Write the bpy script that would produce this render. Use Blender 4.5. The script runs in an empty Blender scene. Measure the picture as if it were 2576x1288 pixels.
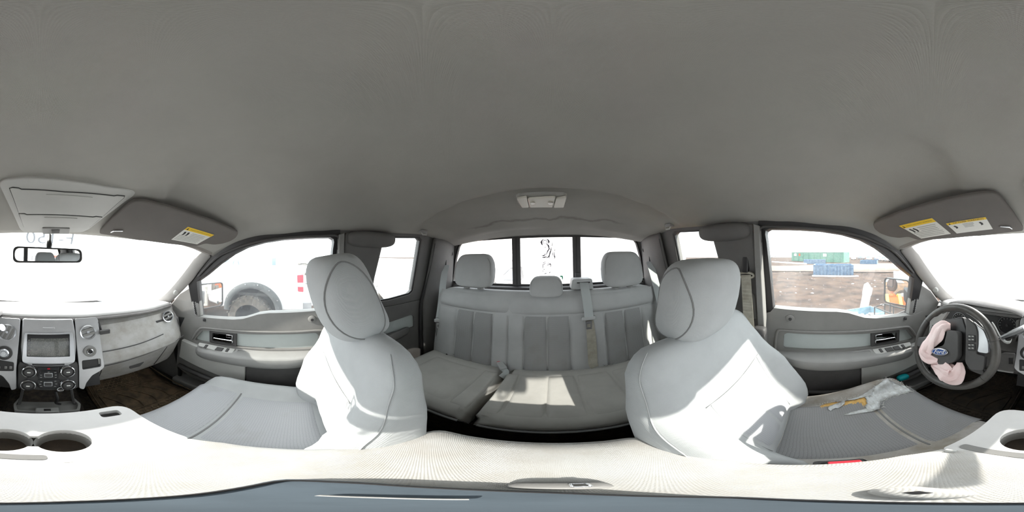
import bpy, bmesh, math, random
from mathutils import Vector, Matrix, Quaternion
from mathutils.geometry import tessellate_polygon
random.seed(7)
rad = math.radians
scene = bpy.context.scene
COL = scene.collection
Z0 = 1.68                                  # lens height above the ground; cab coordinates have z = 0 at the lens
YAW, ROLL, CAMX = rad(14.0078), rad(1.1139), 0.0377

# ---------------------------------------------------------------- camera, sky, sun, exposure
def cab_ray(u, v):
    """viewing direction (cab axes: +x driver side, +y rear, +z up) of a pixel of the 2576 x 1288 panorama"""
    az = (u - 1288) / 2576 * 2 * math.pi; el = (644 - v) / 1288 * math.pi
    d = Vector((math.sin(az) * math.cos(el), math.cos(az) * math.cos(el), math.sin(el)))
    d = Matrix.Rotation(YAW, 3, 'Z') @ d
    c, s = math.cos(ROLL), math.sin(ROLL)
    return Vector((c * d.x + s * d.z, d.y, -s * d.x + c * d.z))
cam_data = bpy.data.cameras.new('camera'); cam = bpy.data.objects.new('camera', cam_data); COL.objects.link(cam)
cam_data.type = 'PANO'; cam_data.panorama_type = 'EQUIRECTANGULAR'
cam_data.clip_start = 0.005; cam_data.clip_end = 500
f = cab_ray(1288, 644); upv = cab_ray(1288, 0); rt = f.cross(upv)
cam.matrix_world = Matrix.Translation((CAMX, 0, Z0)) @ Matrix((rt, upv, -f)).transposed().to_4x4()
scene.camera = cam

world = bpy.data.worlds.new('sky'); scene.world = world; world.use_nodes = True
bg = world.node_tree.nodes['Background']
bg.inputs['Color'].default_value = (0.93, 0.97, 1.0, 1); bg.inputs['Strength'].default_value = 1.05
sun_data = bpy.data.lights.new('sun', 'SUN'); sun = bpy.data.objects.new('sun', sun_data); COL.objects.link(sun)
sun_data.energy = 2.7; sun_data.angle = rad(0.8); sun_data.color = (1.0, 0.95, 0.87)
to_sun = Vector((0.17, -1.0, 0.545)).normalized()
sun.rotation_euler = to_sun.to_track_quat('Z', 'Y').to_euler(); sun.location = (2, -10, 9)
vs = scene.view_settings
vs.view_transform = 'Standard'; vs.look = 'None'; vs.gamma = 1; vs.use_curve_mapping = False
vs.exposure = 2.15
cy = scene.cycles
cy.max_bounces = 12; cy.diffuse_bounces = 7; cy.glossy_bounces = 4; cy.transmission_bounces = 6; cy.transparent_max_bounces = 16
cy.sample_clamp_indirect = 8; cy.use_denoising = True; cy.caustics_reflective = False; cy.caustics_refractive = False

# ---------------------------------------------------------------- pixel -> real plane
CO = Vector((CAMX, 0, 0))
def PP(u, v, n, k):
    n = Vector(n); d = cab_ray(u, v); return CO + d * ((k - n.dot(CO)) / n.dot(d))
def PX(u, v, x): return PP(u, v, (1, 0, 0), x)
def PY(u, v, y): return PP(u, v, (0, 1, 0), y)
def PZ(u, v, z): return PP(u, v, (0, 0, 1), z)
def crop(ox, oy, s): return lambda x, y: (ox + x * s, oy + y * s)

# ---------------------------------------------------------------- mesh builder
def lerp(a, b, t): return a + (b - a) * t
def sstep(a, b, x):
    t = max(0.0, min(1.0, (x - a) / (b - a))); return t * t * (3 - 2 * t)
def interp(tab, x):
    if x <= tab[0][0]: return tab[0][1]
    for (x0, y0), (x1, y1) in zip(tab, tab[1:]):
        if x <= x1:
            t = (x - x0) / (x1 - x0); t = t * t * (3 - 2 * t); return y0 + (y1 - y0) * t
    return tab[-1][1]
def rnd(pts, r, n=4):
    """round the corners of a closed polygon"""
    pts = [Vector(p) for p in pts]; out = []; N = len(pts)
    for i, p in enumerate(pts):
        rr = r[i] if isinstance(r, (list, tuple)) else r
        a = pts[i - 1] - p; b = pts[(i + 1) % N] - p
        if rr <= 0 or a.length < 1e-6 or b.length < 1e-6: out.append(p); continue
        d = min(rr, a.length * .49, b.length * .49)
        p0 = p + a.normalized() * d; p1 = p + b.normalized() * d
        for k in range(n + 1):
            t = k / n; out.append(p0 * (1 - t) ** 2 + p * 2 * t * (1 - t) + p1 * t * t)
    return out
def spline(pts, n=8, closed=False):
    """Catmull-Rom through points"""
    P = [Vector(p) for p in pts]; out = []; N = len(P)
    for i in range(N if closed else N - 1):
        if closed: a, b, c, d = P[i - 1], P[i], P[(i + 1) % N], P[(i + 2) % N]
        else: a, b, c, d = P[max(i - 1, 0)], P[i], P[i + 1], P[min(i + 2, N - 1)]
        for k in range(n):
            t = k / n
            out.append(0.5 * ((2 * b) + (c - a) * t + (2 * a - 5 * b + 4 * c - d) * t * t + (3 * b - a - 3 * c + d) * t ** 3))
    if not closed: out.append(P[-1])
    return out
class MB:
    def __init__(s): s.v = []; s.f = []
    def add(s, vs_, fs): o = len(s.v); s.v += [Vector(p) for p in vs_]; s.f += [tuple(i + o for i in f_) for f_ in fs]; return s
    def loft(s, rings, cyc=True, cap=True):
        n = len(rings[0]); vs_ = [p for r in rings for p in r]; fs = []
        for i in range(len(rings) - 1):
            for j in range(n if cyc else n - 1):
                a, b = i * n + j, i * n + (j + 1) % n; fs.append((a, b, b + n, a + n))
        if cap and cyc: fs.append(tuple(range(n - 1, -1, -1))); fs.append(tuple((len(rings) - 1) * n + j for j in range(n)))
        return s.add(vs_, fs)
    def grid(s, fn, nu, nv):
        return s.loft([[fn(i / nu, j / nv) for j in range(nv + 1)] for i in range(nu + 1)], cyc=False)
    def plate(s, outer, ext, holes=()):
        loops = [[Vector(p) for p in outer]] + [[Vector(p) for p in h] for h in holes]
        tri = tessellate_polygon(loops) if holes else [tuple(range(len(loops[0])))]; pts = [p for l in loops for p in l]; n = len(pts); e = Vector(ext)
        fs = [tuple(t) for t in tri] + [tuple(i + n for i in reversed(t)) for t in tri]; o = 0
        for l in loops:
            m = len(l)
            for i in range(m):
                a, b = o + i, o + (i + 1) % m; fs.append((a, b, b + n, a + n))
            o += m
        return s.add(pts + [p + e for p in pts], fs)
    def box(s, c, size, rot=None):
        c = Vector(c); q = rot or Matrix.Identity(3); h = Vector(size) / 2
        vs_ = [c + q @ Vector((h.x * x, h.y * y, h.z * z)) for x in (-1, 1) for y in (-1, 1) for z in (-1, 1)]
        return s.add(vs_, [(0, 1, 3, 2), (4, 6, 7, 5), (0, 4, 5, 1), (2, 3, 7, 6), (0, 2, 6, 4), (1, 5, 7, 3)])
    def tube(s, path, r, n=8, closed=False, cap=True):
        P = [Vector(p) for p in path]; N = len(P); rings = []; prev = None
        for i in range(N):
            a = P[i - 1] if (closed or i > 0) else P[i]; b = P[(i + 1) % N] if (closed or i < N - 1) else P[i]
            t = (b - a).normalized()
            if prev is None:
                x = t.orthogonal().normalized()
            else:
                x = (prev - t * prev.dot(t)); x = x.normalized() if x.length > 1e-6 else t.orthogonal().normalized()
            prev = x; y = t.cross(x); rr = r[i] if isinstance(r, (list, tuple)) else r
            rings.append([P[i] + (x * math.cos(k * 2 * math.pi / n) + y * math.sin(k * 2 * math.pi / n)) * rr for k in range(n)])
        if closed: return s.loft(rings + [rings[0]], cap=False)
        return s.loft(rings, cap=cap)
    def ribbon(s, path, wdirs, w, th=0.0015):
        P = [Vector(p) for p in path]; N = len(P); rings = []
        for i in range(N):
            t = (P[min(i + 1, N - 1)] - P[max(i - 1, 0)]).normalized()
            wd = Vector(wdirs[i] if isinstance(wdirs, list) else wdirs); wd = (wd - t * wd.dot(t)).normalized(); nn = t.cross(wd) * th / 2
            ww = (w[i] if isinstance(w, (list, tuple)) else w) / 2
            rings.append([P[i] - wd * ww - nn, P[i] + wd * ww - nn, P[i] + wd * ww + nn, P[i] - wd * ww + nn])
        return s.loft(rings)
    def lathe(s, prof, o, axis, n=24, cap=True):
        o = Vector(o); a = Vector(axis).normalized(); x = a.orthogonal().normalized(); y = a.cross(x)
        rings = [[o + a * h + (x * math.cos(k * 2 * math.pi / n) + y * math.sin(k * 2 * math.pi / n)) * r for k in range(n)] for r, h in prof]
        return s.loft(rings, cap=cap)
    def sellip(s, c, r, M=None, e1=.35, e2=.35, nu=32, nv=20):
        """super-ellipsoid, e = 1 round, e -> 0 boxy"""
        M = M or Matrix.Identity(3); c = Vector(c)
        def p(x, e): return math.copysign(abs(x) ** e, x)
        rings = []
        for i in range(nv + 1):
            ph = -math.pi / 2 + math.pi * i / nv; cp, sp = p(math.cos(ph), e1), p(math.sin(ph), e1)
            rings.append([c + M @ Vector((r[0] * cp * p(math.cos(t), e2), r[1] * cp * p(math.sin(t), e2), r[2] * sp)) for t in [k * 2 * math.pi / nu for k in range(nu)]])
        return s.loft(rings)
    def xf(s, M): s.v = [M @ p for p in s.v]; return s
    def mirror(s): s.v = [Vector((-p.x, p.y, p.z)) for p in s.v]; return s
    def build(s, name, mat, parent=None, smooth=40, bevel=0, seg=2, sub=0, base=None, flip=False):
        me = bpy.data.meshes.new(name); off = BASE.get(parent.name, Vector((0, 0, 0))) if parent else Vector((0, 0, -0.0))
        if parent is None and base is not None: off = Vector(base)
        me.from_pydata([tuple(p - off) for p in s.v], [], s.f)
        bm = bmesh.new(); bm.from_mesh(me); bmesh.ops.remove_doubles(bm, verts=bm.verts, dist=1e-6)
        bmesh.ops.recalc_face_normals(bm, faces=bm.faces)
        if flip: bmesh.ops.reverse_faces(bm, faces=bm.faces)
        bm.to_mesh(me); bm.free()
        if mat: me.materials.append(MAT[mat] if isinstance(mat, str) else mat)
        o = bpy.data.objects.new(name, me); COL.objects.link(o)
        if smooth:
            me.polygons.foreach_set('use_smooth', [True] * len(me.polygons)); me.set_sharp_from_angle(angle=rad(smooth))
        if bevel:
            m = o.modifiers.new('bevel', 'BEVEL'); m.width = bevel; m.segments = seg; m.limit_method = 'ANGLE'; m.angle_limit = rad(35)
        if sub:
            m = o.modifiers.new('sub', 'SUBSURF'); m.levels = sub; m.render_levels = sub
        if parent: o.parent = parent; BASE[o.name] = off
        else: o.location = off + Vector((0, 0, Z0)); BASE[o.name] = off
        return o
BASE = {}
def thing(name, base, label, cat, group=None, kind=None):
    o = bpy.data.objects.new(name, None); COL.objects.link(o); o.empty_display_size = .05
    o.location = Vector(base) + Vector((0, 0, Z0)); BASE[o.name] = Vector(base)
    return tag(o, label, cat, group, kind)
def tag(o, label, cat=None, group=None, kind=None):
    o['label'] = label
    if cat: o['category'] = cat
    if group: o['group'] = group
    if kind: o['kind'] = kind
    return o
def copy_tree(o, parent=None):
    c = o.copy(); COL.objects.link(c); c.parent = parent; BASE[c.name] = BASE.get(o.name, Vector())
    for ch in list(o.children): copy_tree(ch, c)
    return c
def text_mb(body, size, origin, xdir, ydir, depth=.0006, align='CENTER', shear=0.0):
    """lettering as mesh: origin = centre of the line, xdir / ydir = writing directions"""
    cu = bpy.data.curves.new('t', 'FONT'); cu.body = body; cu.size = size; cu.align_x = align; cu.align_y = 'CENTER'; cu.shear = shear
    cu.extrude = depth / 2; cu.resolution_u = 3
    ob = bpy.data.objects.new('t', cu); COL.objects.link(ob)
    dg = bpy.context.evaluated_depsgraph_get(); me = bpy.data.meshes.new_from_object(ob.evaluated_get(dg))
    x = Vector(xdir).normalized(); y = Vector(ydir).normalized(); z = x.cross(y); o = Vector(origin)
    mb = MB(); mb.add([o + x * v.co.x + y * v.co.y + z * v.co.z for v in me.vertices], [tuple(p.vertices) for p in me.polygons])
    bpy.data.objects.remove(ob); bpy.data.curves.remove(cu); bpy.data.meshes.remove(me)
    return mb
# ---------------------------------------------------------------- materials
MAT = {}
def mk(name, col, rough=.6, metal=0, var=0, vscale=30, bump=0, bscale=200, col2=None, spec=.5, weave=0, wscale=900, coat=0):
    m = bpy.data.materials.new(name); m.use_nodes = True; nt = m.node_tree; N = nt.nodes; L = nt.links
    b = N['Principled BSDF']; b.inputs['Base Color'].default_value = (*col, 1); b.inputs['Roughness'].default_value = rough
    b.inputs['Metallic'].default_value = metal; b.inputs['Specular IOR Level'].default_value = spec; b.inputs['Coat Weight'].default_value = coat
    tc = N.new('ShaderNodeTexCoord')
    if var or col2:
        n1 = N.new('ShaderNodeTexNoise'); n1.inputs['Scale'].default_value = vscale; n1.inputs['Detail'].default_value = 6; n1.inputs['Roughness'].default_value = .62
        L.new(tc.outputs['Object'], n1.inputs['Vector'])
        cr = N.new('ShaderNodeValToRGB'); cr.color_ramp.elements[0].position = .38; cr.color_ramp.elements[1].position = .66
        c2 = col2 or tuple(c * (1 - var) for c in col)
        cr.color_ramp.elements[0].color = (*col, 1); cr.color_ramp.elements[1].color = (*c2, 1)
        L.new(n1.outputs['Fac'], cr.inputs['Fac']); L.new(cr.outputs['Color'], b.inputs['Base Color'])
    hgt = None
    if weave:
        # a woven cloth: two crossed wave textures
        w1 = N.new('ShaderNodeTexWave'); w1.inputs['Scale'].default_value = wscale / 6.283; w1.bands_direction = 'DIAGONAL'; w1.inputs['Distortion'].default_value = .6; w1.inputs['Detail'].default_value = 1
        w2 = N.new('ShaderNodeTexWave'); w2.inputs['Scale'].default_value = wscale / 6.283 * 1.15; w2.bands_direction = 'X'; w2.inputs['Distortion'].default_value = .6
        L.new(tc.outputs['Object'], w1.inputs['Vector']); L.new(tc.outputs['Object'], w2.inputs['Vector'])
        mu = N.new('ShaderNodeMath'); mu.operation = 'MULTIPLY'; L.new(w1.outputs['Fac'], mu.inputs[0]); L.new(w2.outputs['Fac'], mu.inputs[1]); hgt = (mu.outputs[0], weave)
    elif bump:
        n2 = N.new('ShaderNodeTexNoise'); n2.inputs['Scale'].default_value = bscale; n2.inputs['Detail'].default_value = 3
        L.new(tc.outputs['Object'], n2.inputs['Vector']); hgt = (n2.outputs['Fac'], bump)
    if hgt:
        bp = N.new('ShaderNodeBump'); bp.inputs['Strength'].default_value = hgt[1]; bp.inputs['Distance'].default_value = .002
        L.new(hgt[0], bp.inputs['Height']); L.new(bp.outputs['Normal'], b.inputs['Normal'])
    MAT[name] = m; return m
def honeycomb(name, col, col2, scale=150):
    """seat insert cloth with a fine cell pattern"""
    m = mk(name, col, .95); N = m.node_tree.nodes; L = m.node_tree.links; b = N['Principled BSDF']
    tc = N.new('ShaderNodeTexCoord'); v = N.new('ShaderNodeTexVoronoi'); v.feature = 'DISTANCE_TO_EDGE'; v.inputs['Scale'].default_value = scale; v.inputs['Randomness'].default_value = .25
    sp = N.new('ShaderNodeSeparateXYZ'); L.new(tc.outputs['Object'], sp.inputs[0]); ad = N.new('ShaderNodeMath'); ad.operation = 'ADD'; L.new(sp.outputs['Y'], ad.inputs[0]); L.new(sp.outputs['Z'], ad.inputs[1])
    cb = N.new('ShaderNodeCombineXYZ'); L.new(sp.outputs['X'], cb.inputs['X']); L.new(ad.outputs[0], cb.inputs['Y']); v.voronoi_dimensions = '2D'; L.new(cb.outputs[0], v.inputs['Vector'])
    cr = N.new('ShaderNodeValToRGB'); cr.color_ramp.elements[0].color = (*col2, 1); cr.color_ramp.elements[1].color = (*col, 1); cr.color_ramp.elements[1].position = .16
    L.new(v.outputs['Distance'], cr.inputs['Fac'])
    n1 = N.new('ShaderNodeTexNoise'); n1.inputs['Scale'].default_value = 9; n1.inputs['Detail'].default_value = 5; L.new(tc.outputs['Object'], n1.inputs['Vector'])
    mr = N.new('ShaderNodeMapRange'); mr.inputs[1].default_value = .55; mr.inputs[2].default_value = .8; mr.inputs[3].default_value = 0; mr.inputs[4].default_value = .35
    L.new(n1.outputs['Fac'], mr.inputs[0])
    mx = N.new('ShaderNodeMix'); mx.data_type = 'RGBA'; mx.inputs['B'].default_value = (col[0] * .62, col[1] * .57, col[2] * .47, 1)
    L.new(mr.outputs[0], mx.inputs['Factor']); L.new(cr.outputs['Color'], mx.inputs['A']); L.new(mx.outputs['Result'], b.inputs['Base Color'])
    bp = N.new('ShaderNodeBump'); bp.inputs['Strength'].default_value = .5; bp.inputs['Distance'].default_value = .0015
    L.new(v.outputs['Distance'], bp.inputs['Height']); L.new(bp.outputs['Normal'], b.inputs['Normal'])
def glass(name, tint, gloss=.05, haze=0.0, haze_col=(.9, .92, .95), speck=0.0, rough=.0):
    """thin pane: passes light straight, reflects a little, dust on it scatters"""
    m = bpy.data.materials.new(name); m.use_nodes = True; nt = m.node_tree; N = nt.nodes; L = nt.links; N.clear()
    out = N.new('ShaderNodeOutputMaterial'); t = N.new('ShaderNodeBsdfTransparent'); t.inputs['Color'].default_value = (*tint, 1)
    g = N.new('ShaderNodeBsdfGlossy'); g.inputs['Roughness'].default_value = rough
    m1 = N.new('ShaderNodeMixShader'); m1.inputs[0].default_value = gloss; L.new(t.outputs[0], m1.inputs[1]); L.new(g.outputs[0], m1.inputs[2])
    last = m1
    if haze:
        d = N.new('ShaderNodeBsdfTranslucent'); d.inputs['Color'].default_value = (*haze_col, 1)
        m2 = N.new('ShaderNodeMixShader'); L.new(m1.outputs[0], m2.inputs[1]); L.new(d.outputs[0], m2.inputs[2])
        tc = N.new('ShaderNodeTexCoord'); n = N.new('ShaderNodeTexNoise'); n.inputs['Scale'].default_value = 6; n.inputs['Detail'].default_value = 8; n.inputs['Roughness'].default_value = .7
        L.new(tc.outputs['Object'], n.inputs['Vector'])
        mr = N.new('ShaderNodeMapRange'); mr.inputs[1].default_value = .3; mr.inputs[2].default_value = .75; mr.inputs[3].default_value = haze * .7; mr.inputs[4].default_value = haze * 1.4
        L.new(n.outputs['Fac'], mr.inputs[0]); fac = mr.outputs[0]
        if speck:
            v = N.new('ShaderNodeTexNoise'); v.inputs['Scale'].default_value = 160; v.inputs['Detail'].default_value = 2; L.new(tc.outputs['Object'], v.inputs['Vector'])
            m3 = N.new('ShaderNodeMapRange'); m3.inputs[1].default_value = .70; m3.inputs[2].default_value = .78; m3.inputs[3].default_value = 0; m3.inputs[4].default_value = speck
            L.new(v.outputs['Fac'], m3.inputs[0]); ad = N.new('ShaderNodeMath'); ad.operation = 'ADD'; ad.use_clamp = True
            L.new(fac, ad.inputs[0]); L.new(m3.outputs[0], ad.inputs[1]); fac = ad.outputs[0]
        L.new(fac, m2.inputs[0]); last = m2
    L.new(last.outputs[0], out.inputs['Surface']); MAT[name] = m

mk('fabric', (.50, .515, .52), .95, var=.10, vscale=7, weave=.30, wscale=1500, spec=.2)
mk('fabric_side', (.46, .48, .48), .95, var=.10, vscale=7, weave=.35, wscale=1300, spec=.2)
mk('fabric_dirty', (.47, .45, .43), .97, col2=(.30, .27, .23), vscale=9, weave=.3, wscale=1300, spec=.2)
mk('fabric_lid', (.55, .545, .535), .95, col2=(.47, .45, .42), vscale=11, weave=.3, wscale=1100, spec=.2)
mk('fabric_rear', (.47, .475, .475), .95, var=.10, vscale=6, weave=.25, wscale=1600, spec=.2)
mk('fabric_cushion', (.55, .54, .51), .95, var=.14, vscale=6, weave=.25, wscale=1600, spec=.2)
honeycomb('insert', (.47, .48, .50), (.37, .38, .40)); honeycomb('insert_dark', (.30, .30, .305), (.22, .22, .225))
honeycomb('insert_rear', (.33, .33, .33), (.25, .25, .25), 150)
mk('seam', (.22, .22, .22), .9); mk('seam_light', (.42, .43, .43), .9)
mk('headliner', (.45, .44, .41), 1.0, var=.10, vscale=3.2, weave=.35, wscale=1900, spec=.1)
mk('headliner_edge', (.34, .32, .30), .9, spec=.2)
mk('visor', (.19, .178, .168), 1.0, var=.08, vscale=8, weave=.2, wscale=2500, spec=.1)
mk('plastic', (.33, .328, .32), .55, var=.08, vscale=12, bump=.12, bscale=900)
mk('plastic_mid', (.235, .23, .222), .6, var=.10, vscale=10, bump=.12, bscale=900)
mk('plastic_dark', (.075, .072, .072), .6, var=.2, vscale=10, bump=.15, bscale=800)
mk('plastic_pale', (.52, .52, .50), .5, var=.06, vscale=10, bump=.08, bscale=900)
mk('pillar', (.135, .13, .125), .65, var=.12, vscale=9, bump=.12, bscale=900)
mk('pillar_front', (.38, .365, .35), .7, var=.06, vscale=9, bump=.12, bscale=900)
mk('console', (.62, .61, .60), .5, var=.06, vscale=12, bump=.08, bscale=900)
mk('door_insert', (.50, .54, .53), .95, var=.06, vscale=10, weave=.2, wscale=1500, spec=.2)
mk('silver', (.50, .50, .51), .38, metal=.55, var=.06, vscale=20)
mk('bezel_silver', (.60, .61, .63), .25, metal=.8)
mk('chrome', (.85, .86, .88), .10, metal=1)
mk('black', (.022, .021, .022), .45); mk('black_gloss', (.02, .02, .022), .15, coat=.5); mk('rubber', (.03, .03, .03), .75)
mk('dash', (.20, .19, .185), .6, var=.25, vscale=14, bump=.2, bscale=700)
mk('dash_top', (.42, .41, .40), .7, var=.12, vscale=8, bump=.2, bscale=700)
mk('glove', (.44, .43, .42), .5, col2=(.34, .32, .29), vscale=16, bump=.15, bscale=800)
mk('screen', (.06, .065, .06), .18, col2=(.16, .16, .14), vscale=240, coat=.3)
mk('carpet', (.035, .031, .029), 1, col2=(.075, .06, .048), vscale=40, bump=.6, bscale=600, spec=.1)
mk('mat', (.30, .215, .14), .8, col2=(.13, .10, .07), vscale=14, bump=.4, bscale=300, spec=.25)
mk('mat_dark', (.085, .065, .05), .8, col2=(.045, .04, .035), vscale=14, bump=.4, bscale=300, spec=.25)
mk('tread', (.40, .30, .20), .8, col2=(.17, .13, .09), vscale=22, spec=.25)
mk('tread_dark', (.10, .08, .062), .8, col2=(.05, .042, .036), vscale=22, spec=.25)
mk('belt', (.50, .53, .53), .7, weave=.5, wscale=2500); mk('belt_dirty', (.47, .45, .38), .8, col2=(.33, .30, .24), vscale=18, weave=.5, wscale=2500)
mk('belt_dark', (.20, .20, .20), .8)
mk('buckle', (.46, .47, .47), .5); mk('red', (.70, .03, .05), .4)
mk('leather', (.05, .048, .046), .42, col2=(.11, .10, .09), vscale=9, bump=.2, bscale=350)
mk('airbag', (.84, .62, .61), .8, col2=(.90, .74, .73), vscale=12, bump=.2, bscale=500)
mk('foam', (.80, .52, .18), .95, col2=(.62, .36, .12), vscale=60, bump=.5, bscale=300)
mk('tape', (.62, .64, .65), .45, metal=.25, col2=(.42, .42, .41), vscale=45, bump=.5, bscale=120)
mk('yellow', (.90, .60, .04), .6); mk('label_white', (.80, .80, .76), .6); mk('ink', (.05, .05, .05), .7); mk('ink_grey', (.40, .40, .38), .7)
mk('blue_badge', (.03, .08, .28), .2, coat=.5); mk('white_paint', (.80, .80, .80), .35, coat=.3); mk('lens', (.72, .70, .64), .2, coat=.4)
mk('decal_ink', (.06, .055, .09), .6); mk('green_sticker', (.02, .50, .26), .5); mk('decal_white', (.30, .34, .40), .7)
mk('slate', (.09, .115, .14), .6, var=.2, vscale=25)
mk('ground', (.105, .068, .050), 1, col2=(.038, .026, .022), vscale=1.4, bump=.9, bscale=7, spec=.15)
mk('ground_pale', (.27, .215, .18), 1, col2=(.20, .155, .13), vscale=.7, bump=.6, bscale=5, spec=.15)
mk('snow', (.72, .70, .70), .9, var=.15, vscale=12)
mk('green_steel', (.05, .19, .13), .6, col2=(.13, .26, .20), vscale=3.5); mk('blue_steel', (.055, .12, .22), .6, col2=(.16, .24, .33), vscale=4)
mk('truck_white', (.78, .78, .79), .35, coat=.3); mk('flare', (.075, .08, .083), .6, var=.2, vscale=8); mk('tyre', (.10, .085, .07), .85, col2=(.05, .045, .04), vscale=20)
mk('tail_red', (.62, .02, .05), .25, coat=.4); mk('tail_clear', (.80, .78, .78), .2); mk('far_glass', (.22, .27, .30), .15); mk('rust', (.20, .12, .07), .85, col2=(.09, .07, .06), vscale=8)
mk('wreck_grey', (.33, .34, .36), .5, col2=(.20, .20, .21), vscale=2); mk('wreck_blue', (.20, .26, .34), .5); mk('wreck_white', (.68, .69, .70), .45)
mk('block', (.62, .60, .57), .95, bump=.4, bscale=40); mk('mortar', (.52, .50, .48), 1); mk('pipe', (.74, .77, .78), .5); mk('crate_blue', (.28, .42, .50), .6, var=.3, vscale=12); mk('debris', (.13, .12, .11), .9, col2=(.30, .29, .28), vscale=5)
mk('orange', (.62, .085, .015), .7); mk('hi_yellow', (.85, .85, .10), .6); mk('skin', (.45, .26, .18), .6); mk('hair', (.05, .03, .025), .7); mk('jeans', (.05, .07, .12), .8); mk('teal', (.0, .36, .40), .5); mk('wire', (.35, .05, .08), .6)
mk('lens_pale', (.80, .78, .70), .35, coat=.4)
m = mk('mirror', (.9, .92, .93), .015, metal=1)
glass('glass_side', (.95, .97, .96), .05, haze=.03, speck=.35)
glass('glass_clear', (.95, .97, .96), .04, haze=.02)
glass('glass_rear', (.95, .96, .97), .04, haze=.10)
glass('windscreen', (.93, .95, .95), .04, haze=.22, haze_col=(.95, .96, .97))
glass('dome_lens', (.85, .83, .78), .12, haze=.5, haze_col=(.85, .83, .76))
# ================================================================ the cab shell
TILT = .27
def wallx(z): return .80 if z < -.30 else .80 - TILT * (z + .30)
def side_pts(pxs, s, x=None, tilt=False, off=0.0):
    """pixels -> points on the cab's side s (+1 driver, -1 passenger), returned for the driver side (x > 0)"""
    out = []
    for u, v in pxs:
        p = PP(u, v, (s, 0, TILT), .80 - TILT * .30 - off) if tilt else PX(u, v, s * x)
        out.append(Vector((abs(p.x), p.y, p.z)))
    return out
def flipx(pts, s): return [Vector((s * p[0], p[1], p[2])) for p in pts]
c2 = crop(1880, 540, .23288); c3 = crop(1900, 740, .23288)

# ---- headliner
def head_y(x): return -.70 + .205 * (x / .6) ** 2
def head_z(x): return .118 - .045 * (x / .6) ** 2 - .045 * (abs(x) / .713) ** 8
ZE = [(-.42, .005), (-.30, .053), (-.21, .079), (-.09, .097), (.1, .112), (.2, .12), (.47, .131), (.7, .143), (.85, .125), (1.1, .095)]
ZC = [(-.10, .252), (.2, .254), (.5, .242), (.8, .228), (1.0, .185), (1.1, .142)]
XW = .712
def roof_z(x, y):
    a = min(1, abs(x) / XW)
    def mid(yy): ze, zc = interp(ZE, yy), interp(ZC, yy); return ze + (zc - ze) * (1 - a ** 2.5)
    if y < -.10:
        yh = head_y(x); t = max(0, min(1, (y - yh) / (-.10 - yh))); z = lerp(head_z(x), mid(-.10), 1 - (1 - t) ** 2)
    else: z = mid(y)
    w = .25 + max(0, -.22 - y) * .42                                     # lowered centre channel ahead
    z -= .018 * sstep(w + .014, w - .014, abs(x)) * sstep(-.08, -.26, y)
    yy = y - .10 * (abs(x) / .63) ** 2; fade = sstep(.72, .56, abs(x))
    z -= .042 * sstep(.10, .40, yy) * fade * sstep(1.1, .8, y)             # cross beam behind the front seats
    z += .028 * sstep(.452, .480, yy) * sstep(.64, .54, abs(x)) * sstep(1.0, .8, y)   # recess round the dome lamp
    return z
ys_ = None
mb = MB(); NX, rings = 72, []
tt = [i / 24 for i in range(24)] + [1 + i / 60 for i in range(61)]
for t in tt:
    row = []
    for j in range(NX + 1):
        x = -XW + 2 * XW * j / NX
        y = lerp(head_y(x), -.10, t) if t < 1 else lerp(-.10, 1.10, t - 1)
        row.append(Vector((x, y, roof_z(x, y))))
    rings.append(row)
mb.loft(rings, cyc=False)
o = mb.build('ceiling', 'headliner', smooth=60); tag(o, 'grey woven cloth headliner over the whole cab with a cross beam', 'ceiling', kind='structure')
m = o.modifiers.new('s', 'SOLIDIFY'); m.thickness = .03; m.offset = 1
# make sure that it grows upwards
if o.data.polygons[0].normal.z < 0: m.offset = -1
# water stain line on the headliner's rear slope: a shape of its own, drawn by the cloth's material
nt = MAT['headliner'].node_tree; N = nt.nodes; L = nt.links; b = N['Principled BSDF']; src = b.inputs['Base Color'].links[0].from_socket
tc = N.new('ShaderNodeTexCoord'); sx = N.new('ShaderNodeSeparateXYZ'); L.new(tc.outputs['Object'], sx.inputs[0])
nz = N.new('ShaderNodeTexNoise'); nz.inputs['Scale'].default_value = 7; nz.inputs['Detail'].default_value = 7; L.new(tc.outputs['Object'], nz.inputs['Vector'])
def math_node(op, a, b_=None, c=None):
    n = N.new('ShaderNodeMath'); n.operation = op
    for i, k in enumerate((a, b_, c)):
        if k is None: continue
        if isinstance(k, (int, float)): n.inputs[i].default_value = k
        else: L.new(k, n.inputs[i])
    return n.outputs[0]
line = math_node('ADD', math_node('MULTIPLY', math_node('SUBTRACT', nz.outputs['Fac'], .5), .16), math_node('SUBTRACT', sx.outputs['Y'], .86))
band = N.new('ShaderNodeMapRange'); band.inputs[1].default_value = 0; band.inputs[2].default_value = .02; band.inputs[3].default_value = .5; band.inputs[4].default_value = 0
L.new(math_node('ABSOLUTE', line), band.inputs[0])
lim = N.new('ShaderNodeMapRange'); lim.inputs[1].default_value = .46; lim.inputs[2].default_value = .36; lim.inputs[3].default_value = 0; lim.inputs[4].default_value = 1
L.new(math_node('ABSOLUTE', sx.outputs['X']), lim.inputs[0])
mx = N.new('ShaderNodeMix'); mx.data_type = 'RGBA'; mx.inputs['B'].default_value = (.16, .14, .12, 1)
L.new(math_node('MULTIPLY', band.outputs[0], lim.outputs[0]), mx.inputs['Factor']); L.new(src, mx.inputs['A']); L.new(mx.outputs['Result'], b.inputs['Base Color'])

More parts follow.
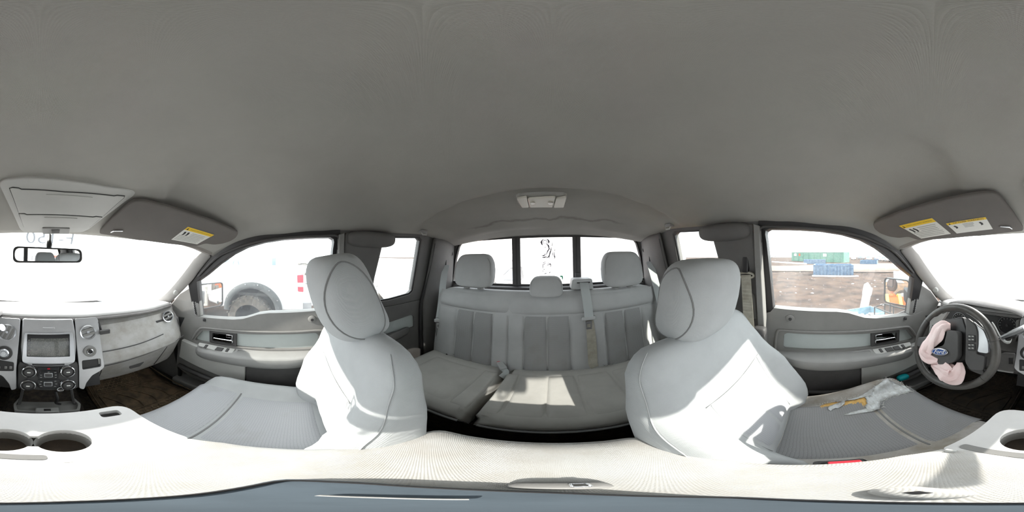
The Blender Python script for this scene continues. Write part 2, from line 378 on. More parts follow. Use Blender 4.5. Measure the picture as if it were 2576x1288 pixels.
# ---- floor, firewall, back wall
mb = MB(); mb.box((0, .02, -1.05), (1.66, 2.24, .06))
o = mb.build('floor', 'carpet', bevel=.01); tag(o, 'dark dirty carpet of the cab floor', 'floor', kind='structure')
mb = MB(); mb.loft([[Vector((sx_ * w, y, z)) for sx_, z in ((-1, -1.02), (-.8, zt), (.8, zt), (1, -1.02))] for y, w, zt in ((-1.05, .20, -.84), (-.4, .18, -.90), (.2, .16, -.95), (1.05, .14, -.98))], cyc=True)
o = mb.build('trim_1', 'carpet', bevel=.03); tag(o, 'carpeted hump running along the middle of the cab floor', 'hump', kind='structure')
mb = MB(); mb.plate([(-.83, -1.08, -1.02), (.83, -1.08, -1.02), (.83, -1.08, -.36), (-.83, -1.08, -.36)], (0, -.04, 0))
o = mb.build('wall_front', 'carpet'); tag(o, 'dark carpeted firewall behind the footwells', 'wall', kind='structure')
rear_px = [(1155, 622), (1165, 608), (1200, 602), (1290, 597), (1375, 594), (1460, 594), (1560, 597), (1597, 607), (1610, 640), (1618, 700), (1618, 712), (1141, 712), (1141, 704)]
rg = [PY(u, v, 1.12) for u, v in rear_px]
half = [(0, -.205), (.742, -.205), (.742, -.185), (.715, -.01), (.68, .10), (.645, .125), (.53, .134), (.24, .137), (0, .138)]
rear_hole = rnd([Vector((x, 1.10, z)) for x, z in half[1:]] + [Vector((-x, 1.10, z)) for x, z in reversed(half[1:-1])], .03)
mb = MB(); mb.plate([(-.86, 1.10, -1.02), (.86, 1.10, -1.02), (.86, 1.10, -.3), (.74, 1.10, .20), (-.74, 1.10, .20), (-.86, 1.10, -.3)], (0, .05, 0), [rear_hole])
o = mb.build('wall_back', 'pillar', smooth=30); tag(o, 'grey rear wall of the cab round the back window', 'wall', kind='structure')
# felt strip under the back window
mb = MB(); mb.sellip((0, 1.085, -.235), (.72, .035, .03), e1=.5, e2=.3)
o = mb.build('trim_2', 'plastic_dark'); tag(o, 'dark felt ledge below the back window behind the rear bench', 'trim', kind='structure')

# ---- back window: three panes, frame and slider rails
win = thing('window_1', (0, 1.125, -.20), 'sliding back window of three panes in a black frame behind the rear bench', 'window', kind='structure')
inner = rnd([Vector((x, 1.112, z)) for x, z in [(.728, -.192), (.728, -.18), (.70, -.01), (.667, .095), (.635, .117), (.53, .124), (.24, .127), (0, .128), (-.24, .127), (-.53, .124), (-.635, .117), (-.667, .095), (-.70, -.01), (-.728, -.18), (-.728, -.192)]], .02)
MB().plate([p + Vector((0, 0, 0)) for p in rear_hole], (0, .014, 0), [[Vector((p.x, 1.10, p.z)) for p in inner]]).build('frame', 'black', win, smooth=30)
for x0, x1 in ((-.235, -.178), (.180, .235)):
    r = MB(); r.box(((x0 + x1) / 2, 1.105, -.033), (x1 - x0, .022, .33)); r.build('rail', 'plastic_dark', win, bevel=.003)
    r = MB(); r.box((x0 + (.030 if x0 < 0 else .026), 1.092, -.033), (.006, .006, .32)); r.build('rail_seal', 'black', win)
for x0, x1 in ((-.72, -.22), (-.19, .19), (.22, .72)):
    if x0 == -.19: pts = rnd([(x0, 1.122, -.19), (x1, 1.122, -.19), (x1, 1.122, .126), (x0, 1.122, .126)], .03)
    else:
        sg = 1 if x0 > 0 else -1; pts = [(sg * .22, 1.122, -.192), (sg * .726, 1.122, -.192), (sg * .70, 1.122, -.01), (sg * .665, 1.122, .095), (sg * .63, 1.122, .117), (sg * .22, 1.122, .127)]
    MB().plate(pts, (0, .004, 0)).build('pane', 'glass_rear', win)
g = MB(); g.box((.208, 1.088, -.165), (.035, .02, .10)); g.build('latch', 'plastic_dark', win, bevel=.004)
g = MB()                                                               # defroster lines / frost marks are left to the dusty glass
# decal of a robed figure with a halo on the middle pane, and a green sticker
dec = thing('window_decal', (0, 1.119, -.17), 'dark line decal of a robed standing figure with a round halo on middle back pane', 'decal')
dz = crop(1330, 590, 120 / 1189)
def dpt(x, y): return PY(*dz(x, y), 1.1185)
def stroke(name, pts, w0, w1, mid=None):
    P = spline([dpt(*p) for p in pts], 6); n = len(P); k = 120 / 1189 * 2 * math.pi / 2576 * 1.16
    ws = [2.6 * k * (lerp(w0, w1, i / (n - 1)) if mid is None else (lerp(w0, mid, i / (n - 1) * 2) if i < n / 2 else lerp(mid, w1, i / (n - 1) * 2 - 1))) for i in range(n)]
    r = MB(); r.ribbon(P, [Vector((0, 1, 0)).cross((P[min(i + 1, n - 1)] - P[max(i - 1, 0)]).normalized()) for i in range(n)], ws, .0004); return r.build(name, 'decal_ink', dec, smooth=0)
for s_ in ([(385, 105), (340, 140), (318, 190), (335, 250), (350, 262)], [(435, 105), (485, 140), (500, 190), (488, 225)]): stroke('halo', s_, 3, 4, 15)
stroke('halo_ring', [(295, 165), (297, 215), (315, 262)], 2, 2); stroke('halo_ring', [(522, 165), (520, 215), (500, 262)], 2, 2)
stroke('hair_line', [(372, 250), (358, 200), (372, 155), (410, 142), (448, 158), (458, 205), (445, 240)], 4, 5, 6)
stroke('hair_line', [(445, 235), (485, 270), (500, 320), (498, 365)], 6, 5, 14); stroke('hair_line', [(372, 240), (360, 272)], 6, 2)
stroke('face_mark', [(400, 215), (418, 216)], 5, 3, 7); stroke('face_mark', [(390, 186), (400, 187)], 2, 2); stroke('face_mark', [(418, 187), (428, 186)], 2, 2)
stroke('collar', [(395, 300), (412, 315), (435, 298)], 2, 2, 5); stroke('shoulder_line', [(298, 305), (335, 278)], 2, 2)
for a in ([(575, 318), (560, 370), (540, 430), (520, 500), (510, 560), (505, 615)], [(545, 320), (510, 365), (480, 400), (455, 460), (410, 540)], [(560, 400), (530, 470), (505, 540), (470, 570), (410, 590)], [(322, 515), (360, 530), (395, 510), (420, 465)], [(330, 565), (370, 572), (420, 560), (455, 540)],
          [(345, 715), (375, 705), (425, 665)], [(345, 755), (385, 740), (430, 700)], [(350, 730), (352, 800), (355, 850)], [(355, 850), (385, 868), (415, 852)], [(495, 690), (480, 750), (455, 790)], [(490, 780), (520, 735), (545, 745), (545, 830)], [(605, 430), (600, 490), (610, 560)], [(630, 430), (640, 520), (650, 570), (632, 612)], [(595, 200), (585, 260), (570, 290)], [(355, 890), (358, 945)], [(545, 340), (560, 420)], [(650, 340), (652, 390), (620, 425)]):
    stroke('robe_fold', a, 3, 3, 11 if len(a) > 3 else 6)
stroke('staff', [(590, 190), (588, 420), (585, 650), (570, 940)], 2, 1.5); stroke('foot_mark', [(385, 982), (445, 962)], 4, 8); stroke('foot_mark', [(508, 958), (542, 932)], 8, 6)
st = MB(); st.plate([dpt(*p) for p in [(775, 1030), (840, 1022), (858, 1060), (850, 1140), (830, 1100), (825, 1060), (790, 1058)]], (0, .0006, 0))
o = st.build('window_sticker', 'green_sticker', base=(dpt(815, 1080))); tag(o, 'small green sticker low on the middle back pane', 'sticker')

# ---- windscreen and front pillars
def screen_pt(s_, t):
    xh, xb = s_ * .705, s_ * .79
    h = Vector((xh, head_y(xh) - .015, head_z(xh) + .012)); b_ = Vector((xb, -1.14 + .31 * (xb / .79) ** 2, -.325))
    p = h.lerp(b_, t); p.y -= .035 * math.sin(math.pi * t); return p
mb = MB(); mb.grid(lambda u, v: screen_pt(-1 + 2 * u, v), 32, 16)
o = mb.build('window_2', 'windscreen', smooth=80); tag(o, 'dusty windscreen glaring white in the sun', 'windscreen', kind='structure')
tx = text_mb('F-150', .105, (0, 0, 0), (1, 0, 0), (0, 1, 0), depth=.0008)
def on_screen(p):                                       # lettering stuck on the outside of the windscreen, read from the front
    s_ = (p.x - .010) / .73; return screen_pt(s_, .105 - p.y / .62) + Vector((0, -.004, .004)) * (1 + 0)
tx.v = [on_screen(p) + Vector((0, -.001 if p.z < 0 else 0, 0)) for p in tx.v]
o = tx.build('windscreen_lettering', 'decal_white', smooth=0, base=(0, -.74, .08)); tag(o, 'pale F-150 lettering along the top of the windscreen, reversed from inside', 'lettering')
outer = [Vector(p) for p in ((.713, -.418, .012), (.728, -.50, -.065), (.738, -.56, -.130), (.745, -.66, -.225), (.752, -.765, -.322))]
inner_ = [Vector(p) for p in ((.672, -.475, .060), (.682, -.525, -.005), (.690, -.615, -.100), (.70, -.74, -.220), (.715, -.855, -.300))]
for i, s in ((3, 1), (4, -1)):
    mb = MB(); rings = []
    for a, b_ in zip(spline(outer, 5), spline(inner_, 5)):
        n = Vector((.45, -.85, .25)).normalized(); bulge = -n * .014
        rings.append([a, a.lerp(b_, .3) + bulge, a.lerp(b_, .7) + bulge, b_, b_ + n * .03, a + n * .05])
    mb.loft(rings); mb.v = flipx(mb.v, s)
    o = mb.build('trim_%d' % i, 'pillar_front', sub=1); tag(o, 'grey windscreen pillar trim on the %s side' % ('driver' if s > 0 else 'passenger'), 'pillar', kind='structure')
    k = MB(); k.lathe([(.0, .008), (.014, .007), (.019, .0)], Vector((s * .712, -.675, -.214)), Vector((-s * .4, .85, -.2)), 16)
    k.build('plug', 'plastic_pale', o)
# ---- dark header strip at the top of the windscreen
mb = MB(); mb.loft([[Vector((x, head_y(x) + dy, head_z(x) + dz_)) for dy, dz_ in ((-.02, .035), (.02, .02), (.015, -.006), (-.02, .0))] for x in [-.69 + 1.38 * i / 24 for i in range(25)]])
o = mb.build('trim_5', 'headliner_edge', smooth=60); tag(o, 'padded header rail above the windscreen', 'trim', kind='structure')

# ---- front doors
GLASS_PX = [(1926.6, 590), (1928, 581), (1937, 576), (1996, 577), (2066, 581), (2122, 590), (2169, 604), (2206, 624), (2243, 652), (2276, 682), (2297, 698), (2291, 745), (2284, 791.6), (2230, 797), (2180, 800), (2160, 795), (2132.7, 787), (2089.6, 782), (1946, 775), (1938, 689), (1930, 610)]
gp = side_pts(GLASS_PX, 1, tilt=True)
FRAME_PX = [(1908, 610), (1910, 574), (1925, 568), (1973, 568), (2090, 576), (2159, 589), (2206, 606), (2252.6, 632), (2300, 682), (2310, 705), (2306, 760), (2296, 806), (2230, 812), (2180, 814), (2089, 800), (1946, 795), (1925, 790), (1916, 689)]
fp = side_pts(FRAME_PX, 1, tilt=True)
fcen = Vector((.75, -.15, -.12))
fp = [p + Vector((0, (p.y - fcen.y) * .06 if p.y < -.3 else 0, .035 if p.z > -.02 else 0)) if q_[1] < 720 else p for p, q_ in zip(fp, FRAME_PX)]
def y_lift(p, dx): return Vector((p.x + dx, p.y, p.z))
PANEL_TOP = [c3(*p) for p in ((165, 190), (200, 150), (880, 190), (1010, 205), (1180, 255), (1300, 262), (1640, 232), (1720, 222))]
REC = [c3(*p) for p in ((300, 590), (305, 445), (335, 418), (800, 436), (1250, 423), (1560, 385), (1640, 385), (1720, 480), (1690, 500), (1250, 575), (900, 606))]
def front_door(i, s):
    who = 'driver' if s > 0 else 'passenger'
    d = thing('door_%d' % i, (s * .80, -.2, -.95), 'grey front door on the %s side with cloth insert and long armrest' % who, 'door', kind='structure')
    def B(mb, name, mat, par=None, **k):
        mb.v = flipx(mb.v, s); return mb.build(name, mat, par or d, **k)
    # window frame and pane
    B(MB().plate([y_lift(p, -.012) for p in fp], (.05, 0, 0), [[y_lift(p, -.012) for p in gp]]), 'window_frame', 'black', smooth=30, bevel=.003)
    tr = side_pts([(1914, 610), (1914, 573), (1973, 571), (2090, 579), (2159, 592), (2206, 610), (2252.6, 636), (2298, 686)], 1, tilt=True, off=.018)
    B(MB().tube(spline(tr, 4), .006, 8), 'window_seal', 'plastic_dark')
    B(MB().plate([y_lift(p, .006) for p in gp], (.004, 0, 0)), 'pane', 'glass_side')
    # trim panel with the recess
    top = side_pts(PANEL_TOP, 1, x=.778); rec = side_pts(REC, 1, x=.778)
    outl = top + [Vector((.778, -.64, -.36)), Vector((.778, -.70, -.50)), Vector((.778, -.72, -.84)), Vector((.778, -.60, -.90)), Vector((.778, .14, -.90)), Vector((.778, .20, -.80)), Vector((.778, .205, -.30))]
    panel = B(MB().plate(outl, (.05, 0, 0), [rnd(rec, .012)]), 'door_panel', 'plastic_mid', smooth=30, bevel=.013, seg=3)
    rim = spline([y_lift(p, -.003) for p in side_pts([c3(*p) for p in ((215, 600), (235, 420), (300, 388), (600, 405), (900, 406), (1200, 392), (1600, 352), (1680, 375), (1745, 470))], 1, x=.778)], 5)
    B(MB().tube(rim, .007, 8), 'recess_rim', 'plastic_mid')
    ins = side_pts([c3(*p) for p in ((292, 600), (298, 440), (330, 410), (800, 428), (1250, 415), (1560, 378), (1650, 378), (1730, 480), (1690, 520), (1250, 590), (900, 615))], 1, x=.80)
    B(MB().plate(ins, (.02, 0, 0)), 'cloth_insert', 'door_insert', smooth=30)
    # inner handle in its dark bezel
    hb = side_pts([c3(*p) for p in ((1255, 418), (1560, 385), (1555, 512), (1255, 570))], 1, x=.785)
    hole = side_pts([c3(*p) for p in ((1290, 442), (1530, 410), (1525, 500), (1292, 545))], 1, x=.785)
    bez = B(MB().plate(rnd(hb, .006), (.018, 0, 0), [rnd(hole, .012)]), 'handle_bezel', 'plastic_dark', smooth=30, bevel=.003)
    B(MB().plate(side_pts([c3(*p) for p in ((1275, 430), (1545, 400), (1540, 510), (1275, 560))], 1, x=.80), (.01, 0, 0)), 'handle_cup', 'black', par=bez)
    lev = side_pts([c3(*p) for p in ((1296, 500), (1522, 462), (1522, 500), (1296, 540))], 1, x=.782)
    B(MB().plate(rnd(lev, .008), (.014, 0, 0)), 'handle_lever', 'chrome', par=bez, smooth=30, bevel=.004)
    lev = side_pts([c3(*p) for p in ((1300, 440), (1375, 432), (1375, 466), (1318, 470), (1318, 505), (1300, 505))], 1, x=.784)
    B(MB().plate(lev, (.010, 0, 0)), 'lock_lever', 'chrome', par=bez, smooth=30, bevel=.003)
    # armrest
    up = [(205, 600), (430, 602), (700, 606), (940, 604), (1250, 576), (1480, 532), (1730, 480)]
    ed = [(230, 660), (400, 712), (700, 738), (950, 734), (1250, 705), (1500, 662), (1740, 605)]
    bo = [(290, 760), (430, 822), (700, 845), (950, 838), (1200, 806), (1480, 748), (1740, 680)]
    A, E_, Bo = (side_pts([c3(*p) for p in l], 1, x=x) for l, x in ((up, .79), (ed, .708), (bo, .745)))
    rings = []
    for k, (a, e, b_) in enumerate(zip(A, E_, Bo)):
        if k == 0: e = a.lerp(e, .55); b_ = a.lerp(b_, .6)
        low = e.lerp(b_, .5) + Vector((-.012, 0, 0))
        rings.append([a + Vector((.03, 0, 0)), a, a.lerp(e, .75) + Vector((0, 0, .003)), e, low, b_, Vector((.80, b_.y, b_.z))])
    first = [p.lerp(rings[0][1], .6) + Vector((0, .03, 0)) for p in rings[0]]
    arm = B(MB().loft([first] + rings), 'armrest', 'plastic', smooth=50, sub=2)
    sw = side_pts([c3(*p) for p in ((1265, 592), (1600, 528), (1680, 512), (1690, 552), (1310, 655))], 1, x=.755)
    def arm_plane(pxs, lift):
        out = []
        n = Vector((-.55, 0, 1)); p0 = A[4].lerp(E_[4], .45)
        for q in pxs: p = PP(*c3(*q), n, n.dot(p0) + lift); out.append(p)
        return out
    pan = rnd(arm_plane([(1262, 594), (1600, 528), (1672, 514), (1688, 552), (1310, 655)], .004), .008)
    sp = B(MB().plate(pan, Vector((.55, 0, -1)) * .012), 'switch_panel', 'plastic_pale', smooth=30, bevel=.003)
    for q in (((1332, 590), (1360, 584), (1388, 622), (1360, 628)), ((1395, 582), (1470, 568), (1505, 604), (1425, 620)), ((1480, 566), (1545, 552), (1580, 588), (1510, 602)), ((1570, 546), (1600, 540), (1630, 576), (1602, 582))):
        if s < 0 and q[0][0] in (1480,): continue
        B(MB().plate(arm_plane(q, .009), Vector((.55, 0, -1)) * .006), 'window_switch', 'plastic_dark', par=sp, smooth=30, bevel=.002)
    cup = rnd(arm_plane([(945, 622), (1250, 590), (1300, 655), (1000, 690)], .003), .008); cin = rnd(arm_plane([(992, 636), (1236, 608), (1256, 648), (1040, 676)], .003), .008)
    pc = B(MB().plate(cup, Vector((.55, 0, -1)) * .010, [cin]), 'pull_cup', 'plastic', smooth=30, bevel=.002)
    B(MB().plate([p + Vector((.0, 0, .001)) for p in arm_plane([(985, 632), (1240, 605), (1262, 650), (1036, 680)], -.004)], Vector((.55, 0, -1)) * .004), 'pull_cup_floor', 'plastic_dark', par=pc)
    # lower door: dark pocket behind, pale map pocket ahead
    B(MB().plate(rnd([Vector((.748, .10, -.60)), Vector((.748, -.245, -.60)), Vector((.748, -.245, -.86)), Vector((.748, .12, -.86))], .01), (.03, 0, 0)), 'speaker_panel', 'plastic_dark', smooth=30, bevel=.008)
    B(MB().plate(rnd([Vector((.752, -.25, -.60)), Vector((.752, -.66, -.56)), Vector((.752, -.68, -.72)), Vector((.752, -.25, -.80))], .01), (.03, 0, 0)), 'map_pocket', 'plastic_pale', smooth=30, bevel=.008)
    B(MB().tube([Vector((.748, .10, -.80)), Vector((.738, -.10, -.815)), Vector((.742, -.35, -.83)), Vector((.752, -.68, -.80))], .016, 10), 'pocket_lip', 'plastic_dark')
    # lock pin, screw plug with its cup, sill catch
    pin = side_pts([c3(1620, 268)], 1, x=.775)[0]
    B(MB().lathe([(.009, 0), (.009, .012), (.006, .016), (.0, .017)], pin + Vector((0, 0, -.004)), (0, 0, 1), 14), 'lock_pin', 'black')
    sc = side_pts([c3(378, 262)], 1, x=.775)[0]
    dom = B(MB().lathe([(.020, 0), (.020, .007), (.014, .010), (.0, .009)], sc + Vector((.004, 0, 0)), (-1, 0, 0), 20), 'screw_cup', 'plastic_mid', smooth=50)
    B(MB().lathe([(.008, 0), (.007, .004), (0, .005)], sc + Vector((-.005, 0, -.002)), (-1, 0, 0), 12), 'screw', 'black', par=dom)
    # sail panel with the demister slots
    sail = side_pts([c2(*p) for p in ((1795, 690), (1850, 728), (1985, 815), (2080, 945), (2010, 1085), (1860, 1110), (1750, 1085))], 1, x=.782)
    B(MB().plate(sail, (.04, 0, 0)), 'sail_panel', 'plastic_mid', smooth=30, bevel=.008)
    a, b_ = side_pts([c2(1826, 905), c2(1796, 1060)], 1, x=.778)
    v = B(MB().plate(rnd(side_pts([c2(*p) for p in ((1808, 892), (1845, 896), (1812, 1072), (1780, 1068))], 1, x=.780), .012), (.01, 0, 0)), 'demister_vent', 'plastic', smooth=30, bevel=.002)
    for k in range(8):
        p = a.lerp(b_, (k + .5) / 8); B(MB().box(p + Vector((-.001, 0, 0)), (.004, .012, .0075), Matrix.Rotation(rad(-14), 3, 'X')), 'vent_slot', 'black', par=v)
    # outer skin
    skin = [Vector((.90, .22, -.44)), Vector((.93, .22, -.60)), Vector((.90, .22, -1.0)), Vector((.90, -.95, -1.0)), Vector((.93, -.95, -.60)), Vector((.90, -.95, -.40))]
    B(MB().loft([[Vector((p.x, y, p.z)) for p in skin[:3]] + [Vector((.86, y, -1.0)), Vector((.86, y, -.44))] for y in (.21, -.85)]), 'outer_skin', 'flare', smooth=30)
    return d
front_door(1, 1); front_door(2, -1)

# ---- rear half doors with the centre pillar trim
QW_PX = [(934, 705), (950, 625), (953, 611), (967, 600), (981, 595), (1054, 596), (1060, 603), (1039, 732), (1031, 740), (978, 755), (925, 762)]
qw = side_pts(QW_PX, -1, tilt=True)
def rear_door(i, s):
    who = 'driver' if s > 0 else 'passenger'
    d = thing('door_%d' % i, (s * .80, .5, -.95), 'dark grey rear half door on the %s side with small window behind the front seat' % who, 'door', kind='structure')
    def B(mb, name, mat, par=None, **k): mb.v = flipx(mb.v, s); return mb.build(name, mat, par or d, **k)
    ot = [Vector((wallx(z), y, z)) for y, z in ((.18, -.30), (.18, .135), (.45, .17), (.88, .17), (.88, -.02), (.86, -.30))]
    B(MB().plate(ot, (.05, 0, 0), [qw]), 'upper_panel', 'pillar', smooth=30, bevel=.006)
    B(MB().plate([y_lift(p, .012) for p in qw], (.004, 0, 0)), 'pane', 'glass_clear')
    ctr = sum(qw, Vector()) / len(qw); B(MB().plate([y_lift(p, .006) for p in qw], (.008, 0, 0), [[y_lift(p + (ctr - p) * .045, .006) for p in qw]]), 'window_seal', 'black')
    lo = [Vector((.80, .18, -.30)), Vector((.80, .86, -.30)), Vector((.80, .86, -.90)), Vector((.80, .18, -.90))]
    ip = rnd(side_pts([(975, 812), (1033, 792), (1041, 795), (1042, 822), (1000, 835), (940, 850), (940, 822)], -1, x=.80), .012)
    B(MB().plate(lo, (.05, 0, 0), [ip]), 'lower_panel', 'pillar', smooth=30, bevel=.008)
    B(MB().plate([y_lift(p, .012) for p in ip], (.01, 0, 0)), 'cloth_insert', 'door_insert')
    B(MB().loft([[Vector((.81, y, z0)), Vector((.81 - dx, y, z0 + .003)), Vector((.80 - dx, y, z0 - .05)), Vector((.81, y, z0 - .09))] for y, z0, dx in ((.25, -.49, .05), (.45, -.485, .06), (.62, -.475, .055), (.70, -.47, .01))]), 'armrest', 'pillar', smooth=50, sub=1)
    # pillar trim: cover round the belt guide, front flange
    col = [Vector((wallx(z) - .028, y, z)) for y, z in ((.215, -.32), (.215, .12), (.40, .125), (.425, .08), (.40, -.1), (.385, -.32))]
    cov = B(MB().plate(col, (.05, 0, 0)), 'pillar_trim', 'pillar', smooth=30, bevel=.012, seg=3)
    B(MB().sellip((wallx(.085) - .03, .36, .095), (.032, .13, .040), Matrix.Rotation(rad(-18), 3, 'Y'), .7, .8), 'belt_guide_cover', 'pillar', par=cov)
    B(MB().plate([Vector((wallx(z) - .034, y, z)) for y, z in ((.19, -.60), (.19, .11), (.215, .12), (.225, -.60))], (.05, 0, 0)), 'pillar_flange', 'plastic_mid', par=cov, bevel=.004, smooth=30)
    B(MB().plate([Vector((wallx(z) - .036, y, z)) for y, z in ((.236, -.33), (.236, -.20), (.258, -.17), (.258, -.33))], (.03, 0, 0)), 'striker_block', 'plastic_mid', par=cov, bevel=.006, smooth=30)
    B(MB().plate([Vector((wallx(z) - .031, y, z)) for y, z in ((.19, -.95), (.19, -.32), (.43, -.32), (.45, -.95))], (.05, 0, 0)), 'pillar_base', 'pillar', par=cov, bevel=.012, smooth=30)
    B(MB().loft([[Vector((.86, y, -1.0)), Vector((.93, y, -.6)), Vector((.90, y, -.32)), Vector((.86, y, -.32))] for y in (.22, 1.2)]), 'outer_skin', 'flare', smooth=30)
    return d
rear_door(3, 1); rear_door(4, -1)
# ---- rear corner pillars
for i, s in ((6, 1), (7, -1)):
    mb = MB()
    def cp(u, v, s=s):
        z = lerp(-1.0, .15, v); x0 = wallx(z) - .012; y0 = .80 + .0 * u; x1 = .742 - .10 * max(0, z + .19); y1 = 1.098
        p = Vector((lerp(x0, x1, u), lerp(y0, y1, u), z)); k = math.sin(math.pi * u) ** .8 * .018
        return Vector((s * (p.x - k), p.y - k, p.z))
    mb.grid(cp, 10, 20)
    o = mb.build('trim_%d' % i, 'pillar', smooth=60); tag(o, 'dark grey rear corner pillar on the %s side beside the bench' % ('driver' if s > 0 else 'passenger'), 'pillar', kind='structure')
    m = o.modifiers.new('s', 'SOLIDIFY'); m.thickness = .01
    r = MB(); r.tube([Vector((s * (wallx(z) - .014), .785 + dy, z)) for z, dy in ((-.95, .0), (-.5, -.005), (-.36, .0), (-.30, .012), (-.2, .02), (.0, .03), (.10, .03))], .012, 8); r.build('door_seal', 'black', o)
    k = MB(); k.lathe([(.0, .006), (.011, .005), (.012, .0), (.016, .0), (.016, .004), (.019, .003), (.019, -.004)], cp(.845, .898), Vector((-s * .75, -.65, 0)), 18); k.build('pillar_button', 'pillar', o)
    k = MB(); k.sellip(cp(.64, .838), (.010, .020, .036), Matrix.Rotation(s * rad(-35), 3, 'Z'), .6, .6, 16, 10); k.build('belt_slot', 'black', o)
# ================================================================ front seats
def pillow(mb, fn, u0, u1, v0, v1, puff=.006, sink=.003, nu=14, nv=14, e=4):
    """a stuffed panel on a surface fn(u, v, lift): its edge dips into the surface so that it reads as a seam"""
    def g(a, b):
        k = (1 - abs(2 * a - 1) ** e) * (1 - abs(2 * b - 1) ** e)
        return fn(lerp(u0, u1, a), lerp(v0, v1, b), puff * k - sink * (1 - min(1, k * 6)))
    return mb.grid(g, nu, nv)
def ring_se(w, th, n=44, ex=4.5):
    out = []
    for k in range(n):
        a = 2 * math.pi * k / n; c, s_ = math.cos(a), math.sin(a)
        out.append((w * math.copysign(abs(c) ** (2 / ex), c), th * math.copysign(abs(s_) ** (2 / ex), s_)))
    return out
SEAT_X = .415
# backrest: t runs up the back, d < 0 is forwards
BW = [(0, .225), (.08, .250), (.20, .268), (.34, .262), (.46, .245), (.535, .225)]
BB = [(0, .085), (.10, .100), (.24, .085), (.38, .030), (.50, .006), (.56, .0)]
BT = [(0, .060), (.3, .055), (.56, .042)]
def b_front(x, t):
    w = interp(BW, t); a = abs(x) / w
    return -interp(BT, t) - interp(BB, t) * sstep(.52, .86, a) * (1 - .35 * sstep(.90, 1.0, a)) - .010 * (1 - a * a) * sstep(.0, .1, t)
def front_seat(s, name, label, pivot, recline, dirty):
    root = thing(name, (s * SEAT_X, -.12, -.98), label, 'car seat', 'front seats')
    up = Vector((0, math.sin(rad(recline)), math.cos(rad(recline)))); fw = Vector((0, -math.cos(rad(recline)), math.sin(rad(recline))))
    P0 = Vector((s * SEAT_X, pivot[0], pivot[1]))
    def bp(x, t, d): return P0 + Vector((x, 0, 0)) + up * t - fw * d
    TOP = .545
    rings = []
    ts = [-.015, 0, .02, .05, .09, .13, .17, .21, .25, .29, .33, .37, .41, .45, .48, .505, .525, .538, TOP]
    for t in ts:
        w = interp(BW, t); th = interp(BT, t); k = 1
        if t > .48: q = (t - .48) / (TOP - .48); k = math.sqrt(max(0, 1 - q ** 2.6)) * .80 + .20
        if t < .03: k = .82 + .18 * sstep(-.015, .03, t)
        r = []
        for x, d in ring_se(w, th):
            if d < 0:
                f_ = b_front(x, t); e = abs(d) / th; d = lerp(0, f_, e)
            r.append(bp(x * (1 - (1 - k) * .35), t, d * k))
        rings.append(r)
    back = MB().loft(rings).build('backrest', 'fabric', root, smooth=70)
    def bs(x, t, lift): return bp(x, t, b_front(x, t) - lift)
    # centre insert in two strips, the yoke above, bolsters with piping
    for x0, x1 in ((-.128, -.001), (.001, .128)):
        pillow(MB(), lambda x, t, l: bs(x, t, l), x0, x1, .03, .335, .004, .003).build('backrest_insert', 'insert', root, smooth=60)
    for sg in (-1, 1):
        pth = [bs(sg * x, t, .0015) for x, t in ((.130, .03), (.132, .10), (.132, .18), (.133, .25), (.134, .335))]
        MB().tube(spline(pth, 4), .0016, 6).build('seam', 'seam_light', back)
        pth = []
        for t in (.01, .06, .10, .18, .26, .34, .42, .47, .50, .52, .533):
            q = max(0, (t - .48) / (TOP - .48)); k = math.sqrt(max(0, 1 - q ** 2.6)) * .80 + .20
            pth.append(bp(sg * interp(BW, t) * .972 * (1 - (1 - k) * .35), t, (b_front(sg * interp(BW, t) * .97, t) * .655 - .0005) * k))
        MB().tube(spline(pth, 5), .0015, 6).build('piping', 'seam_light', back)
    MB().tube([bs(x, .338, .0015) for x in [-.150 + .30 * i / 16 for i in range(17)]], .0014, 6).build('seam', 'seam_light', back)
    # hard back shell
    MB().loft([[bp(x, t, th) for x, th in ((-w, .03), (-w * .9, .066), (w * .9, .066), (w, .03))] for t, w in ((.0, .20), (.25, .235), (.48, .19))]).build('back_shell', 'plastic_mid', root, smooth=50, bevel=.006)
    # headrest on two posts
    tilt = rad(recline * .45 - 12)
    hc = P0 + up * (.628 if s > 0 else .628) + fw * (.036 if s > 0 else .058)
    Mh = Matrix.Rotation(-tilt, 3, 'X')
    hb = MB(); rr = []
    for i in range(21):
        ph = -math.pi / 2 + math.pi * i / 20; zz = math.copysign(abs(math.sin(ph)) ** .62, math.sin(ph)); kk = abs(math.cos(ph)) ** .42
        z = .122 * zz; wide = .134 + .010 * zz; dep = .084 - .010 * zz
        fwd = -.026 * (z / .12) - .012 * (1 - (z / .12) ** 2)
        rr.append([hc + Mh @ Vector((x * kk, y * kk + fwd, z)) for x, y in ring_se(wide, dep, 48, 3.0)])
    hb.loft(rr); head = hb.build('headrest', 'fabric', root, smooth=80)
    for sg in (-1, 1):
        lp = []
        for k in range(40):
            a = k * 2 * math.pi / 40; z = .104 * math.sin(a); zz = z / .122; sp_ = abs(zz) ** (1 / .62); kk = math.sqrt(1 - sp_ * sp_) ** .42
            wide = .134 + .010 * zz; dep = (.084 - .010 * zz) * kk; cy2 = .74 * math.cos(a); fwd = -.026 * (z / .12) - .012 * (1 - (z / .12) ** 2)
            lp.append(hc + Mh @ Vector((sg * (wide * kk * (1 - abs(cy2) ** 3) ** (1 / 3) + .0002), dep * cy2 + fwd, z)))
        MB().tube(lp, .0020, 6, closed=True).build('seam', 'seam', head)
    for sg in (-1, 1):
        x = sg * .062
        MB().tube([bp(x, .50, .0), hc + Mh @ Vector((x, .004, -.06))], .0065, 10).build('headrest_post', 'chrome', root)
        MB().sellip(bp(x, .552, .0), (.020, .020, .010), None, .6, .8, 16, 8).build('post_collar', 'plastic', root)
    # ---- cushion: y from the back (+) to the front (-)
    YB, YF = .135, -.415
